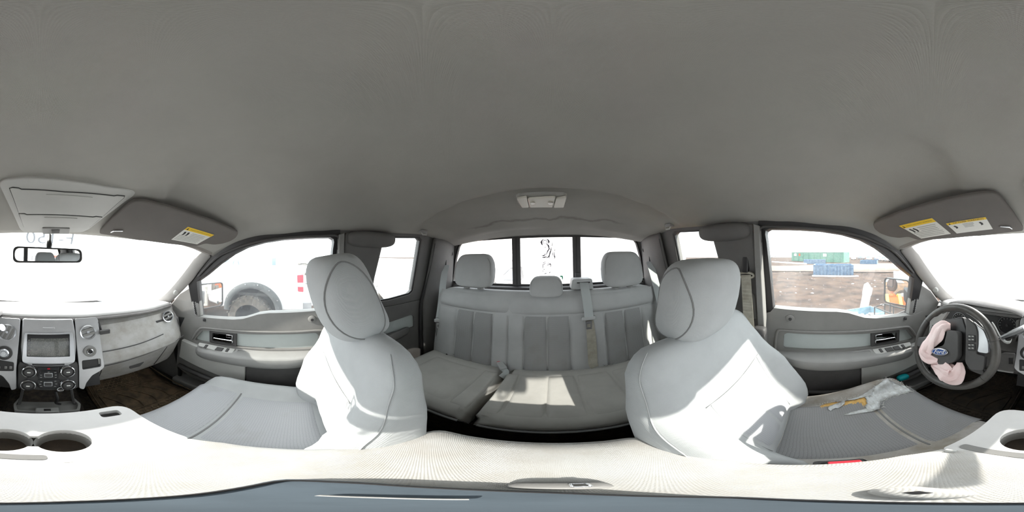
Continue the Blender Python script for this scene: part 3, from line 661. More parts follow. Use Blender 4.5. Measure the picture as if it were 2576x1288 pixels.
    def c_top(x, y):
        a = abs(x) / .262
        z = -.715 + .055 * sstep(.60, .88, a) * (1 - .45 * sstep(.90, 1.0, a)) * sstep(-.42, -.30, y) + .020 * sstep(-.10, -.38, y) - .035 * sstep(-.365, -.42, y) - .012 * sstep(-.2, .12, y)
        if dirty: z -= (.062 if x > 0 else 0) * sstep(.55, .80, x / .262) * sstep(-.30, -.02, y)
        if dirty: z -= .010 * math.exp(-((x - .0) ** 2 / .02 + (y + .05) ** 2 / .02))
        return z
    def cw(y): return interp([(-.42, .225), (-.36, .258), (-.1, .268), (.14, .245)], y)
    rings = []
    for y in [YB, .12, .09, .05, 0, -.05, -.1, -.15, -.2, -.25, -.29, -.33, -.36, -.385, -.402, -.412, YF]:
        w = cw(y); r = []; e = 1.0
        if y < -.36: e = math.sqrt(max(0, 1 - ((-.36 - y) / .056) ** 2)) * .75 + .25
        for x, q in ring_se(w, 1.0, 56, 5):
            top = c_top(x / w * .262, y); bot = -.845; mid = (top * .45 + bot * .55)
            r.append(Vector((s * SEAT_X + x, y, mid + (top - mid) * q * (e if q > 0 else 1) if q > 0 else mid + (mid - bot) * q)))
        rings.append(r)
    MB().loft(rings).build('cushion', 'fabric_dirty' if dirty else 'fabric', root, smooth=70)
    def cs(x, y, l): return Vector((s * SEAT_X + x, y, c_top(x / cw(y) * .262, y) + l))
    im = 'insert_dark' if dirty else 'insert'
    pillow(MB(), cs, -.158, .158, -.205, .065, .006, .004, 20, 18, 6).build('cushion_insert', im, root, smooth=60)
    pillow(MB(), cs, -.170, .170, -.405, -.215, .007, .004, 20, 14, 5).build('front_insert', im, root, smooth=60)
    MB().tube([cs(x, -.210, .000) for x in [-.165 + .33 * i / 14 for i in range(15)]], .003, 6).build('seam', 'seam', root)
    # base and side shield
    bs_ = MB(); bs_.box((s * SEAT_X, -.12, -.91), (.44, .42, .15)); bs_.build('seat_base', 'plastic_dark', root, bevel=.02)
    sh = MB(); sh.loft([[Vector((s * (SEAT_X + .255) + dx, y, z)) for dx, z in ((-.01, -.80), (.012 * s, -.79), (.014 * s, -.86), (-.01, -.87))] for y in (-.36, -.1, .15)]); sh.build('side_shield', 'plastic', root, bevel=.006)
    # hinge cover where the back meets the cushion, outboard
    h = MB(); h.sellip((s * (SEAT_X + .262), .11, -.735), (.022, .06, .045), None, .5, .6, 16, 10); h.build('recliner_cover', 'plastic_pale', root)
    return root, bs, cs
pseat, _, _ = front_seat(-1, 'front_seat', 'clean pale grey cloth front passenger seat beside the white truck window', (.130, -.735), 6, False)
dseat, d_bs, d_cs = front_seat(1, 'front_seat', 'worn front driver seat with torn taped cushion facing the steering wheel', (.108, -.735), 21, True)
tag(pseat, pseat['label']); 
# torn bolster of the driver's cushion: foam, tape, frayed cloth
def patch(pxs, zguess, mat, name, lift, wob=.0, nsub=3):
    pts = []
    for q in pxs:
        p = PZ(*c3(*q), zguess); pts.append(p)
    # subdivide the outline and roughen it
    out = []
    for a, b_ in zip(pts, pts[1:] + pts[:1]):
        for k in range(nsub): out.append(a.lerp(b_, k / nsub) + Vector((random.uniform(-wob, wob), random.uniform(-wob, wob), 0)))
    tri = tessellate_polygon([out]); bm = bmesh.new(); vs_ = [bm.verts.new(p) for p in out]
    for t in tri:
        try: bm.faces.new([vs_[i] for i in t])
        except ValueError: pass
    bmesh.ops.subdivide_edges(bm, edges=bm.edges, cuts=3, use_grid_fill=True)
    bmesh.ops.triangulate(bm, faces=bm.faces)
    m = MB(); bm.verts.index_update()
    vv = []
    for v in bm.verts:
        x = v.co.x - SEAT_X; vv.append(d_cs(x, v.co.y, lift + random.uniform(-.0012, .0012)))
    m.add(vv, [tuple(v.index for v in f_.verts) for f_ in bm.faces]); bm.free()
    o = m.build(name, mat, dseat, smooth=60)
    mo = o.modifiers.new('s', 'SOLIDIFY'); mo.thickness = .002; mo.offset = 0
    return o
ZB = -.662
patch([(690, 1140), (760, 1090), (900, 1070), (970, 1085), (1190, 1045), (1215, 1120), (1190, 1165), (1080, 1190), (960, 1175), (860, 1180), (740, 1180)], ZB, 'foam', 'torn_foam', .002, .003)
patch([(1190, 1060), (1290, 990), (1430, 935), (1620, 955), (1690, 1020), (1580, 1045), (1440, 1085), (1350, 1110), (1330, 1190), (1230, 1215), (950, 1250), (1000, 1225), (1180, 1180), (1215, 1130)], ZB, 'tape', 'silver_tape', .007, .004)
patch([(1000, 1075), (1200, 1020), (1290, 985), (1260, 1040), (1060, 1080)], ZB, 'tape', 'silver_tape', .009, .003)
patch([(780, 1150), (870, 1120), (980, 1075), (960, 1130), (900, 1165), (800, 1190)], ZB, 'tape', 'torn_lining', .008, .004)
patch([(860, 1075), (980, 1050), (1000, 1075), (880, 1090)], ZB, 'fabric_dirty', 'torn_flap', .009, .004)
fr = MB()
for k in range(150):
    t = k / 150; q = spline([Vector((*p, 0)) for p in ((690, 1130), (880, 1070), (1190, 1040), (1420, 930), (1620, 950), (1690, 1015), (1560, 1050), (1380, 1110), (1340, 1190), (960, 1245))], 16)
    c = q[int(t * (len(q) - 1))]; p = PZ(*c3(c.x + random.uniform(-14, 14), c.y + random.uniform(-8, 8)), ZB); p = d_cs(p.x - SEAT_X, p.y, .008)
    e = p + Vector((random.uniform(-.012, .012), random.uniform(-.012, .012), random.uniform(.0, .010))); fr.tube([p, p.lerp(e, .5) + Vector((0, 0, .003)), e], .0005, 3)
o = fr.build('frayed_threads', 'label_white', dseat, smooth=0); o['kind'] = 'stuff'
# gathered loose cover at the rear of the driver's cushion
for k, (x0, x1, y) in enumerate(((-.2, .05, .085), (-.10, .16, .10), (.02, .21, .075), (-.22, -.08, .11))):
    MB().tube(spline([d_cs(lerp(x0, x1, i / 5), y + .012 * math.sin(i * 1.7 + k), .001) for i in range(6)], 4), [.002 + .006 * math.sin(math.pi * i / 20) for i in range(21)], 8).build('cover_fold', 'fabric_dirty', dseat)

# ================================================================ centre console / folded armrest
con = thing('center_console', (0, -.06, -.98), 'wide pale folding console between the front seats with cup holder tray and cloth lid', 'console')
CZ = -.50
body = MB(); body.loft([[Vector((sx_ * w, y, z)) for sx_, z in ((-1, CZ - .20), (-1, CZ - .085), (1, CZ - .085), (1, CZ - .20))] for y, w in ((-.325, .150), (.21, .150))]); body.build('console_body', 'console', con, bevel=.02)
low = MB(); low.box((0, -.03, -.80), (.27, .46, .34)); low.build('console_base', 'plastic_dark', con, bevel=.02)
def circ(cx, cy_, r, z, n=28, sx_=1): return [Vector((cx + r * math.cos(2 * math.pi * k / n), cy_ + r * sx_ * math.sin(2 * math.pi * k / n), z)) for k in range(n)]
tray = rnd([(-.168, -.345, CZ), (.168, -.345, CZ), (.168, -.148, CZ), (.05, -.155, CZ), (0, -.155, CZ), (-.05, -.155, CZ), (-.168, -.148, CZ)], [.045, .045, .012, 0, 0, 0, .012], 6)
A, B_ = circ(-.006, -.232, .040, CZ), circ(.080, -.232, .040, CZ)
slot = rnd([(-.140, -.325, CZ), (-.095, -.330, CZ), (-.095, -.305, CZ), (-.140, -.300, CZ)], .008)
# the two holders joined by a narrow neck
neck = []
for k in range(29):
    a = rad(28) + (2 * math.pi - rad(56)) * k / 28; neck.append(Vector((-.006 + .041 * math.cos(a), -.232 + .041 * math.sin(a), CZ)))
for k in range(29):
    a = rad(208) + (2 * math.pi - rad(56)) * k / 28; neck.append(Vector((.080 + .041 * math.cos(a), -.232 + .041 * math.sin(a), CZ)))
tr = MB().plate(tray, (0, 0, -.088), [neck, slot]).build('tray', 'console', con, smooth=30, bevel=.006, seg=3)
for cx in (-.006, .080):
    MB().lathe([(.043, -.012), (.040, -.030), (.037, -.060), (.035, -.062), (.0, -.062)], (cx, -.232, CZ), (0, 0, 1), 28, cap=False).build('cup_holder', 'plastic_mid', con, smooth=50)
    MB().lathe([(.034, -.0615), (.0, -.0605)], (cx, -.232, CZ), (0, 0, 1), 24, cap=False).build('cup_liner', 'mat_dark', con)
s_ = MB(); s_.box((-.1175, -.315, CZ - .020), (.047, .030, .004)); s_.build('pen_slot', 'plastic_dark', con)
s_ = MB(); s_.plate(rnd([(.02, -.182, CZ), (.155, -.182, CZ), (.155, -.166, CZ), (.02, -.166, CZ)], .007), (0, 0, .0012)); s_.build('coin_recess', 'plastic_mid', con, smooth=30)
def lid(x, y, l):
    a, b_ = abs(x) / .168, (y - .038) / .19
    return Vector((x, y, CZ + .006 + .010 * (1 - a ** 4) * (1 - abs(b_) ** 6) + l))
mb = MB(); rr = []
lidpts = [(.168, -.150), (.172, .10), (.168, .17), (.150, .215), (.10, .224), (0, .229), (-.10, .224), (-.150, .215), (-.168, .17), (-.172, .10), (-.168, -.150), (0, -.157)]
L2 = spline([Vector((x, y, 0)) for x, y in lidpts], 4, closed=True)
def lid_ring(k, z): c = Vector((0, .04, 0)); return [Vector((c.x + (p.x - c.x) * k, c.y + (p.y - c.y) * k, z)) for p in L2]
prof = [(.93, CZ - .088), (.985, CZ - .075), (1.005, CZ - .015), (.985, CZ + .000), (.93, CZ + .008), (.80, CZ + .013), (.5, CZ + .015), (.15, CZ + .0155)]
mb.loft([lid_ring(k, z) for k, z in prof]); ld = mb.build('padded_lid', 'fabric_lid', con, smooth=70)
MB().tube(lid_ring(1.004, CZ - .020), .0025, 6, closed=True).build('piping', 'seam_light', ld)
# hinge bracket low at the driver's side front of the lid
MB().tube([(.145, -.150, CZ + .006), (.158, -.146, CZ + .006)], .006, 8).build('hinge_pin', 'plastic_pale', con)
# release latch and belt slot on top of the lid
b1 = PZ(1440, 1222, CZ + .018)
lt = MB(); lt.sellip(b1 + Vector((-.006, .0, -.004)), (.026, .012, .012), None, .6, .6, 20, 10); l1 = lt.build('lid_latch', 'plastic_mid', con)
k = MB(); k.box(b1 + Vector((.004, 0, .005)), (.012, .013, .010)); k.build('latch_insert', 'chrome', l1, bevel=.003)
b2 = PZ(2310, 1240, CZ + .018)
lt = MB(); lt.sellip(b2 + Vector((0, 0, -.006)), (.020, .016, .011), None, .7, .7, 20, 10); l2 = lt.build('lid_latch', 'fabric_lid', con)
k = MB(); k.box(b2 + Vector((0, 0, .004)), (.008, .008, .004)); k.build('latch_insert', 'black', l2, bevel=.001)
# dark camera mount lying on the lid
outl = [(0, 1264), (200, 1259), (400, 1249), (600, 1225), (720, 1205), (900, 1212), (1100, 1225), (1300, 1234), (1500, 1241), (1800, 1248), (2000, 1255), (2200, 1261), (2400, 1264)]
mp = spline([PZ(u, v, CZ + .026) for u, v in outl], 4, closed=True)
cmx = thing('camera_mount', (CAMX - .02, .02, CZ + .016), 'dark slate camera mount lying on the cloth console lid', 'camera mount')
MB().plate(mp, (0, 0, -.010)).build('mount_plate', 'slate', cmx, smooth=30, bevel=.002)
c = sum(mp, Vector()) / len(mp)
MB().tube([p + (c - p) * .06 + Vector((0, 0, .001)) for p in mp], .0022, 6, closed=True).build('mount_rim', 'black', cmx)
a, b_ = PZ(800, 1246, CZ + .030), PZ(1180, 1256, CZ + .030)
MB().tube(spline([a, PZ(960, 1252, CZ + .030), b_], 6), .0022, 8).build('mount_lever', 'plastic', cmx)
# seat belt buckle beside the driver's cushion
bk = thing('belt_buckle', (.165, -.0, -.62), 'dark belt buckle with red button between driver cushion and console', 'buckle')
p = PZ(2130, 1181, -.515)
MB().box(p + Vector((.020, 0, -.045)), (.028, .055, .09)).build('buckle_body', 'black', bk, bevel=.006)
MB().box(p + Vector((.020, -.004, .002)), (.016, .034, .006)).build('buckle_button', 'red', bk, bevel=.002)

# ================================================================ rear bench
rb = thing('rear_bench', (0, .70, -.98), 'pale grey cloth rear bench with three headrests below the back window', 'bench seat')
def yb(z): return interp([(-.70, .790), (-.45, .822), (-.30, .850), (-.20, .880)], z)
rings = []
for i in range(29):
    x = -.685 + 1.37 * i / 28; e = 1 - (abs(x) / .685) ** 10 * .35; a = abs(x) / .685
    top = -.205 - .035 * sstep(.88, 1.0, a)
    zz = [-.71, -.62, -.5, -.4, -.32, -.26, top - .012]
    r = [Vector((x, yb(z) + .025 * (1 - e), z)) for z in zz] + [Vector((x, .895, top + .004)), Vector((x, .915, top + .006)), Vector((x, .96, top)), Vector((x, 1.0, top - .05)), Vector((x, .97, -.71))]
    rings.append(r)
rback = MB().loft(rings).build('backrest', 'fabric_rear', rb, smooth=60)
def bsurf(x, z, l): return Vector((x, yb(z) - l + .025 * (abs(x) / .685) ** 10 * .35, z))
def zt(x): return -.322 - .0 * x
cols = [(-.672, -.522, 0), (-.520, -.404, 1), (-.402, -.287, 1), (-.285, -.200, 0), (-.197, -.116, 0), (-.114, .003, 1), (.005, .121, 1), (.123, .222, 0), (.224, .308, 0), (.310, .424, 1), (.426, .538, 1), (.540, .672, 0)]
for x0, x1, k in cols:
    pillow(MB(), bsurf, x0, x1, -.70, -.325, .009, .0015, 12, 20, 14).build('insert_panel' if k else 'back_panel', 'insert_rear' if k else 'fabric_rear', rback, smooth=60)
for x0, x1 in ((-.675, -.200), (-.197, .675)):
    pillow(MB(), bsurf, x0, x1, -.322, -.215, .014, .003, 24, 10, 4).build('upper_panel', 'fabric_rear', rback, smooth=60)
for x, z in ((-.565, -.665), (-.318, -.685), (.318, -.69)):
    MB().lathe([(.006, 0), (.006, .003), (0, .003)], bsurf(x, z, .008), (0, -1, .1), 12).build('anchor_hole', 'black', rback)
def rear_cushion(x0, x1):
    rings = []; n = 24
    for y, e, dz in ((.80, .55, -.012), (.785, .9, -.004), (.74, 1, 0), (.65, 1, .002), (.55, 1, .004), (.47, 1, .006), (.43, 1, .004), (.405, .92, -.006), (.39, .7, -.022), (.384, .40, -.035)):
        r = []
        for k in range(n + 1):
            a = k / n; x = lerp(x0, x1, a); q = abs(2 * a - 1); z = -.663 + dz - .05 * sstep(.93, 1.0, q) * 1 - (0 if y > .42 else .03 * sstep(.85, 1, q))
            r.append(Vector((x, y + (.03 * sstep(.9, 1, q) if y < .41 else 0), z)))
        r += [Vector((x1, max(y, .41), -.775)), Vector((x0, max(y, .41), -.775))]
        rings.append(r)
    c = MB().loft(rings).build('cushion', 'fabric_cushion', rb, smooth=70)
    return c
cl = rear_cushion(-.69, -.207); cr_ = rear_cushion(-.193, .69)
def csurf(x, y, l): return Vector((x, y, -.663 + interp([(.40, -.006), (.47, .006), (.65, .002), (.79, -.004)], y) + l))
for par, x0, x1, mt in ((cl, -.60, -.30, 'fabric_cushion'), (cr_, -.115, .005, 'fabric_cushion'), (cr_, .007, .125, 'fabric_cushion'), (cr_, .29, .60, 'fabric_cushion'), (cl, -.292, -.222, 'fabric_cushion'), (cr_, -.18, -.123, 'fabric_cushion'), (cr_, .133, .282, 'fabric_cushion')):
    pillow(MB(), csurf, x0, x1, .415, .735, .008, .002, 16, 20, 12).build('cushion_panel', mt, par, smooth=60)
# ribbed welt along the cushion fronts
for par, x0, x1 in ((cl, -.66, -.225), (cr_, -.165, .66)):
    MB().tube([Vector((x, .379, -.715)) for x in (x0, x1)], .006, 8).build('front_welt', 'seam', par)
MB().box((0, .60, -.90), (1.36, .36, .22)).build('bench_base', 'carpet', rb, bevel=.01)
# three headrests
def rear_head(x, w, zb, zt_, y, posts):
    hz = (zb + zt_) / 2; hh = (zt_ - zb) / 2; hb = MB(); rr = []
    for i in range(19):
        ph = -math.pi / 2 + math.pi * i / 18; q = math.copysign(abs(math.sin(ph)) ** .5, math.sin(ph)); kk = abs(math.cos(ph)) ** .35
        wide = w * (1 - .14 * sstep(.1, 1, q)); rr.append([Vector((x + px_ * kk, y + py_ * kk + .018 * q, hz + hh * q)) for px_, py_ in ring_se(wide, .046, 40, 4)])
    h = hb.loft(rr).build('headrest', 'fabric_rear', rb, smooth=80)
    lp = [Vector((x + w * .90 * cx_, y - .034 + .016 * (sz_ if sz_ > 0 else sz_), hz + hh * .90 * sz_)) for cx_, sz_ in ring_se(1, 1, 44, 3.2)]
    MB().tube(lp, .0014, 5, closed=True).build('seam', 'seam', h)
    for sg in posts:
        MB().tube([Vector((x + sg, y + .002, zb - .06)), Vector((x + sg, y + .002, zb + .03))], .006, 8).build('headrest_post', 'chrome', h)
        MB().sellip((x + sg, y - .008, zb - .008), (.020, .022, .006), None, .5, .7, 16, 8).build('post_collar', 'plastic', h)
rear_head(-.428, .132, -.182, .022, .905, (-.05, .045)); rear_head(.452, .132, -.190, .020, .905, (-.05, .045)); rear_head(.004, .090, -.220, -.112, .888, ())
# ================================================================ dashboard
dash = thing('dashboard', (0, -.85, -.72), 'grey dashboard across the cab with silver center stack, vents and glove box', 'dashboard')
SN = Vector((0, 1, .424)).normalized(); SK = -.69 - .424 * .27
def SP(u, v, lift=0.0): return PP(u, v, (0, 1, .424), SK) + SN * lift
t6 = crop(0, 780, 260 / 1196); g6 = crop(180, 740, 300 / 1756); d6 = crop(2380, 740, 196 / 1147); w6 = crop(2240, 720, 336 / 1273)
def T(x, y, lift=0.0): return SP(*t6(x, y), lift)
def edge_y(x): return interp([(-.78, -.78), (-.66, -.69), (-.5, -.672), (-.2, -.68), (0, -.695), (.2, -.69), (.4, -.69), (.62, -.675), (.78, -.78)], x)
def edge_z(x): return interp([(-.78, -.325), (-.66, -.286), (-.2, -.274), (.2, -.272), (.62, -.285), (.78, -.325)], x)
mb = MB()
def dtop(u, v):
    x = lerp(-.775, .775, u); xb = x * 1.0; y1 = -1.13 + .30 * (xb / .79) ** 2; y0 = edge_y(x)
    return Vector((x, lerp(y0, y1, v), lerp(edge_z(x), -.335, v) + .012 * math.sin(math.pi * v) - .008 * (1 - min(1, v * 12)) ** 2))
mb.grid(dtop, 60, 14)
top = mb.build('dash_top', 'dash_top', dash, smooth=60); m = top.modifiers.new('s', 'SOLIDIFY'); m.thickness = .02; m.offset = 0
MB().tube([Vector((x, edge_y(x) + .004, edge_z(x) - .010)) for x in [-.73 + 1.46 * i / 50 for i in range(51)]], .008, 8).build('dash_edge', 'dash', top)
MB().box((0, -1.075, -.315), (1.0, .02, .010)).build('demister_grille', 'plastic_dark', top)
# carcass behind everything
def section(x0, x1, prof, name, mat, n=12, bev=0):
    rings = []
    for i in range(n + 1):
        x = lerp(x0, x1, i / n); dy = edge_y(x) + .685; dy = min(0, dy); rings.append([Vector((x, y + dy * k, z)) for y, z, k in prof])
    return MB().loft(rings).build(name, mat, dash, smooth=35, bevel=bev)
pas = [(-1.04, -.36, 0), (-.72, -.300, 1), (-.672, -.322, 1), (-.648, -.375, 1), (-.618, -.432, 1), (-.612, -.447, 1), (-.596, -.470, 1), (-.592, -.498, 1), (-.600, -.512, 1), (-.655, -.64, .9), (-.685, -.695, .8), (-.75, -.70, .5), (-1.04, -.66, 0)]
section(-.765, -.195, pas, 'glove_box_body', 'glove', 16)
drv = [(-1.04, -.36, 0), (-.80, -.300, 1), (-.765, -.31, 1), (-.735, -.40, 1), (-.66, -.42, 1), (-.615, -.44, 1), (-.60, -.55, .9), (-.64, -.60, .8), (-.75, -.62, .5), (-1.04, -.62, 0)]
section(.195, .765, drv, 'knee_panel', 'dash', 16)
mid = [(-1.04, -.36, 0), (-.72, -.30, 0), (-.66, -.40, 0), (-.60, -.54, 0), (-.58, -.62, 0), (-.70, -.74, 0), (-1.04, -.76, 0)]
section(-.2, .2, mid, 'stack_body', 'black', 4)
# glove box details
gb = MB(); pts = [g6(*p) for p in ((462, 850), (1000, 730), (1352, 588))]
MB().tube(spline([PY(u, v, -.611) for u, v in pts], 6), .0025, 6).build('upper_lid_gap', 'black', dash)
MB().tube(spline([PY(*g6(*p), -.600) + Vector((0, .003, 0)) for p in ((465, 1058), (860, 958), (1480, 712), (1640, 605))], 6), .0022, 6).build('glove_box_edge', 'plastic_dark', dash)
for a, b_ in (((370, 1285), (435, 1105)), ((1205, 1030), (1395, 765))):
    MB().tube([PY(*g6(*a), -.672) + Vector((0, .004, .0)), PY(*g6(*b_), -.606) + Vector((0, .006, 0))], .002, 6).build('glove_box_gap', 'black', dash)
hp = [PY(*g6(*p), -.640) for p in ((840, 1050), (1000, 1000), (1060, 960), (1050, 1000), (990, 1055), (850, 1090))]
MB().plate(hp, (0, .008, 0)).build('glove_box_handle', 'plastic_dark', dash, smooth=30, bevel=.002)
MB().box(PY(*g6(490, 555), -.632), (.045, .012, .020)).build('airbag_switch', 'plastic_dark', dash, bevel=.002)
MB().box(PY(*g6(1300, 560), -.632), (.020, .010, .004)).build('lid_tab', 'plastic_pale', dash)
MB().plate([PY(*g6(*p), -.668) for p in ((380, 400), (400, 395), (475, 640), (455, 650))], (0, .01, 0)).build('stack_flank', 'plastic_dark', dash)
def round_vent(c, n, r, name='air_vent', slats=(.35, -.25), ang=0, wide=1.0):
    c = Vector(c); n = Vector(n).normalized(); q = n.to_track_quat('Z', 'Y').to_matrix()
    v = MB().lathe([(r * .80, -.004), (r * .84, .004), (r, .006), (r * 1.02, .001), (r * 1.0, -.006)], c, n, 32, cap=False).build(name, 'bezel_silver', dash, smooth=50)
    MB().lathe([(r * .82, -.002), (0, -.003)], c, n, 28, cap=False).build('vent_cavity', 'black', v)
    ax = q @ Vector((math.cos(ang), math.sin(ang), 0)); ay = n.cross(ax)
    for k in slats:
        h = math.sqrt(max(.05, 1 - k * k)) * r * .8
        MB().plate(rnd([c + ay * (k * r) + ax * a + n * .002 + ay * b_ for a, b_ in ((-h, -.004), (h, -.004), (h, .006), (-h, .006))], .003), n * .004).build('vent_slat', 'plastic_mid', v, smooth=30)
    MB().box(c + n * .006, (.010, .010, .006), q).build('vent_tab', 'bezel_silver', v, bevel=.002)
    return v
c = PY(*g6(1400, 320), -.655); round_vent(c + Vector((0, .01, 0)), (.25, 1, .25), .034, ang=.3)
MB().plate([PY(*g6(*p), -.655) for p in ((1240, 395), (1330, 370), (1400, 400), (1260, 440))], (0, .003, 0)).build('vent_bracket', 'plastic_dark', dash)
# ---- silver side panels of the stack
rp = [T(*p) for p in ((860, 100), (1105, 85), (1122, 120), (1155, 400), (1192, 648), (1150, 690), (1050, 745), (985, 830), (960, 905), (905, 890), (905, 650), (880, 400))]
slotp = rnd([T(*p) for p in ((935, 575), (1150, 550), (1155, 645), (942, 682))], .008)
panel_r = MB().plate(rnd(rp, .008), SN * .016, [slotp]).build('stack_panel', 'silver', dash, smooth=30, bevel=.006, seg=3)
MB().plate([p + SN * .001 for p in slotp], SN * .002).build('storage_slot', 'black', panel_r)
lp_ = [Vector((-p.x - .002, p.y, p.z)) for p in rp]
panel_l = MB().plate(rnd(list(reversed(lp_)), .008), SN * .016).build('stack_panel', 'silver', dash, smooth=30, bevel=.006, seg=3)
v1 = round_vent(T(1003, 255, .018), SN, .034, slats=(.3, -.3), ang=.2); v2 = round_vent(T(90, 255, .018), SN, .038, slats=(.5, 0, -.5), ang=1.2)
def socket(c, r, name):
    o_ = MB().lathe([(r, 0), (r, .004), (r * .8, .006), (r * .55, .004), (r * .55, -.006), (0, -.006)], c, SN, 28, cap=False).build(name, 'plastic_mid', dash, smooth=40)
    MB().lathe([(r * .5, .002), (r * .5, .006), (r * .38, .007), (r * .36, .0), (0, .0)], c, SN, 24, cap=False).build('socket_ring', 'chrome', o_, smooth=40)
    MB().lathe([(r * .34, .0015), (0, .0025)], c, SN, 20, cap=False).build('socket_hole', 'black', o_); return o_
socket(T(1025, 470, .018), .026, 'power_socket')
k4 = MB().lathe([(.032, 0), (.032, .004), (.028, .006), (0, .006)], T(60, 488, .018), SN, 28).build('dial_plate', 'plastic_dark', dash, smooth=40)
MB().lathe([(.021, .006), (.021, .014), (.017, .018), (.016, .014), (.012, .014), (.010, .019), (0, .019)], T(60, 488, .018), SN, 28).build('drive_dial', 'bezel_silver', k4, smooth=40)
sp = MB().plate(rnd([T(*p, .017) for p in ((-40, 560), (168, 595), (168, 692), (-40, 690))], .006), SN * .003).build('switch_panel', 'black', dash, smooth=30)
for x, w in ((5, 12), (80, 14), (135, 8)): MB().box(T(x, 650, .024), (.0095, .008, .014)).build('rocker_switch', 'plastic_mid', sp, bevel=.002)
# ---- centre: lid on top, screen, control panel
MB().plate(rnd([T(*p) for p in ((262, 96), (838, 100), (868, 258), (880, 420), (858, 600), (770, 640), (360, 640), (262, 600), (242, 420), (255, 258))], .01), SN * .013).build('stack_surround', 'silver', dash, smooth=30, bevel=.005)
MB().plate(rnd([T(*p, .013) for p in ((492, 196), (632, 196), (632, 220), (492, 220))], .003), SN * .005).build('lid_button', 'silver', dash, smooth=30, bevel=.0015)
bo = [T(*p, .012) for p in ((290, 258), (828, 256), (846, 400), (856, 560), (845, 592), (272, 592), (262, 560), (275, 400))]; bi = [T(*p, .012) for p in ((318, 275), (795, 273), (798, 525), (312, 525))]
bez = MB().plate(rnd(bo, .010), SN * .012, [rnd(bi, .003)]).build('screen_bezel', 'bezel_silver', dash, smooth=30, bevel=.004)
scr = MB().plate([T(*p, .0135) for p in ((310, 270), (802, 268), (805, 532), (305, 532))], SN * .001).build('screen_frame', 'black_gloss', dash)
MB().plate([T(*p, .0150) for p in ((356, 322), (782, 320), (785, 524), (352, 524))], SN * .001).build('screen_glass', 'screen', scr)
for k in range(5): MB().box(T(338, 345 + k * 42, .016), (.006, .003, .004)).build('screen_button', 'ink_grey', scr)
ctl = MB().plate(rnd([T(*p) for p in ((232, 590), (360, 640), (770, 640), (880, 585), (905, 640), (905, 860), (880, 900), (700, 915), (560, 920), (400, 912), (225, 895), (205, 850), (212, 640))], .008), SN * .012).build('control_panel', 'plastic_dark', dash, smooth=30, bevel=.004)
MB().plate([T(*p, .0125) for p in ((372, 612), (742, 612), (740, 628), (376, 630))], SN * .001).build('disc_slot', 'black', ctl)
for kx, ky in ((340, 699), (772, 697), (330, 850), (774, 846)):
    kb = MB().lathe([(.0285, 0), (.0285, .010), (.026, .016), (.0235, .017)], T(kx, ky, .012), SN, 32, cap=False).build('control_knob', 'chrome', ctl, smooth=40)
    MB().lathe([(.0235, .017), (.020, .012), (.017, .012), (.016, .020), (.0, .021)], T(kx, ky, .012), SN, 32, cap=False).build('knob_cap', 'plastic_dark', kb, smooth=40)
    MB().box(T(kx, ky, .0335), (.012, .006, .002)).build('knob_mark', 'label_white', kb)
def pad(px_, mat, name, lift=.012, h=.005, r=.004): return MB().plate(rnd([T(*p, lift) for p in px_], r), SN * h).build(name, mat, ctl, smooth=30, bevel=.0015)
pad([(436, 650), (680, 650), (680, 686), (436, 686)], 'black_gloss', 'hazard_strip'); MB().box(T(560, 668, .018), (.010, .002, .006)).build('hazard_button', 'red', ctl)
pad([(470, 692), (640, 692), (668, 702), (668, 778), (450, 782), (432, 745)], 'black_gloss', 'audio_pad'); pad([(440, 792), (688, 786), (690, 870), (660, 898), (468, 898), (438, 860)], 'black_gloss', 'climate_pad')
pad([(508, 715), (606, 715), (606, 764), (508, 764)], 'bezel_silver', 'audio_button', .016, .004); pad([(504, 815), (604, 815), (604, 866), (504, 866)], 'bezel_silver', 'climate_button', .016, .004)
pad([(516, 722), (598, 722), (598, 757), (516, 757)], 'plastic_dark', 'audio_button_face', .0195, .002, .002); pad([(513, 823), (595, 823), (595, 858), (513, 858)], 'plastic_dark', 'climate_button_face', .0195, .002, .002)
for x, y in ((475, 738), (475, 765), (640, 738), (640, 765), (475, 812), (465, 842), (475, 868), (635, 808), (645, 840), (632, 866), (560, 705), (635, 710)):
    MB().box(T(x, y, .0178), (.007, .0015, .0028)).build('button_mark', 'ink_grey', ctl)
MB().lathe([(.012, 0), (.012, .012), (.009, .012), (.009, .002), (0, .002)], T(692, 902, .008), SN, 20, cap=False).build('lower_socket', 'chrome', dash, smooth=40)
# ---- open storage bin below the stack
bin_ = MB(); zb_ = -.745
tray_o = [(.114, -.553), (.098, -.612), (-.100, -.608), (-.117, -.548), (-.102, -.505), (.102, -.508)]
bd = MB().plate(rnd([(x, y, zb_) for x, y in tray_o], .008), (0, 0, .012)).build('bin_door', 'plastic_mid', dash, smooth=30, bevel=.004)
ri = [(x * .92, -.553 + (y + .553) * .85, zb_) for x, y in tray_o]
MB().plate(rnd([(x, y, zb_ + .010) for x, y in tray_o], .008), (0, 0, .016), [rnd([(x, y, zb_ + .010) for x, y, z in ri], .006)]).build('bin_rim', 'plastic_mid', bd, smooth=30, bevel=.003)
MB().box((0, -.520, zb_ + .020), (.075, .030, .016)).build('bin_latch', 'plastic', bd, bevel=.003); MB().box((0, -.518, zb_ + .0285), (.022, .012, .003)).build('latch_button', 'black', bd)
for sg in (-1, 1): MB().tube([(sg * .085, -.575, -.60), (sg * .090, -.565, -.67), (sg * .095, -.560, zb_ + .02)], .006, 6).build('bin_hinge_arm', 'plastic_dark', bd)
MB().plate([(-.10, -.585, -.745), (.10, -.585, -.745), (.092, -.60, -.60), (-.092, -.60, -.60)], (0, -.12, 0)).build('bin_cavity', 'carpet', dash)
MB().tube(spline([(-.03, -.57, -.63), (-.035, -.55, -.66), (-.03, -.545, -.69), (-.045, -.55, -.71)], 5), .006, 8).build('cable', 'black', dash)
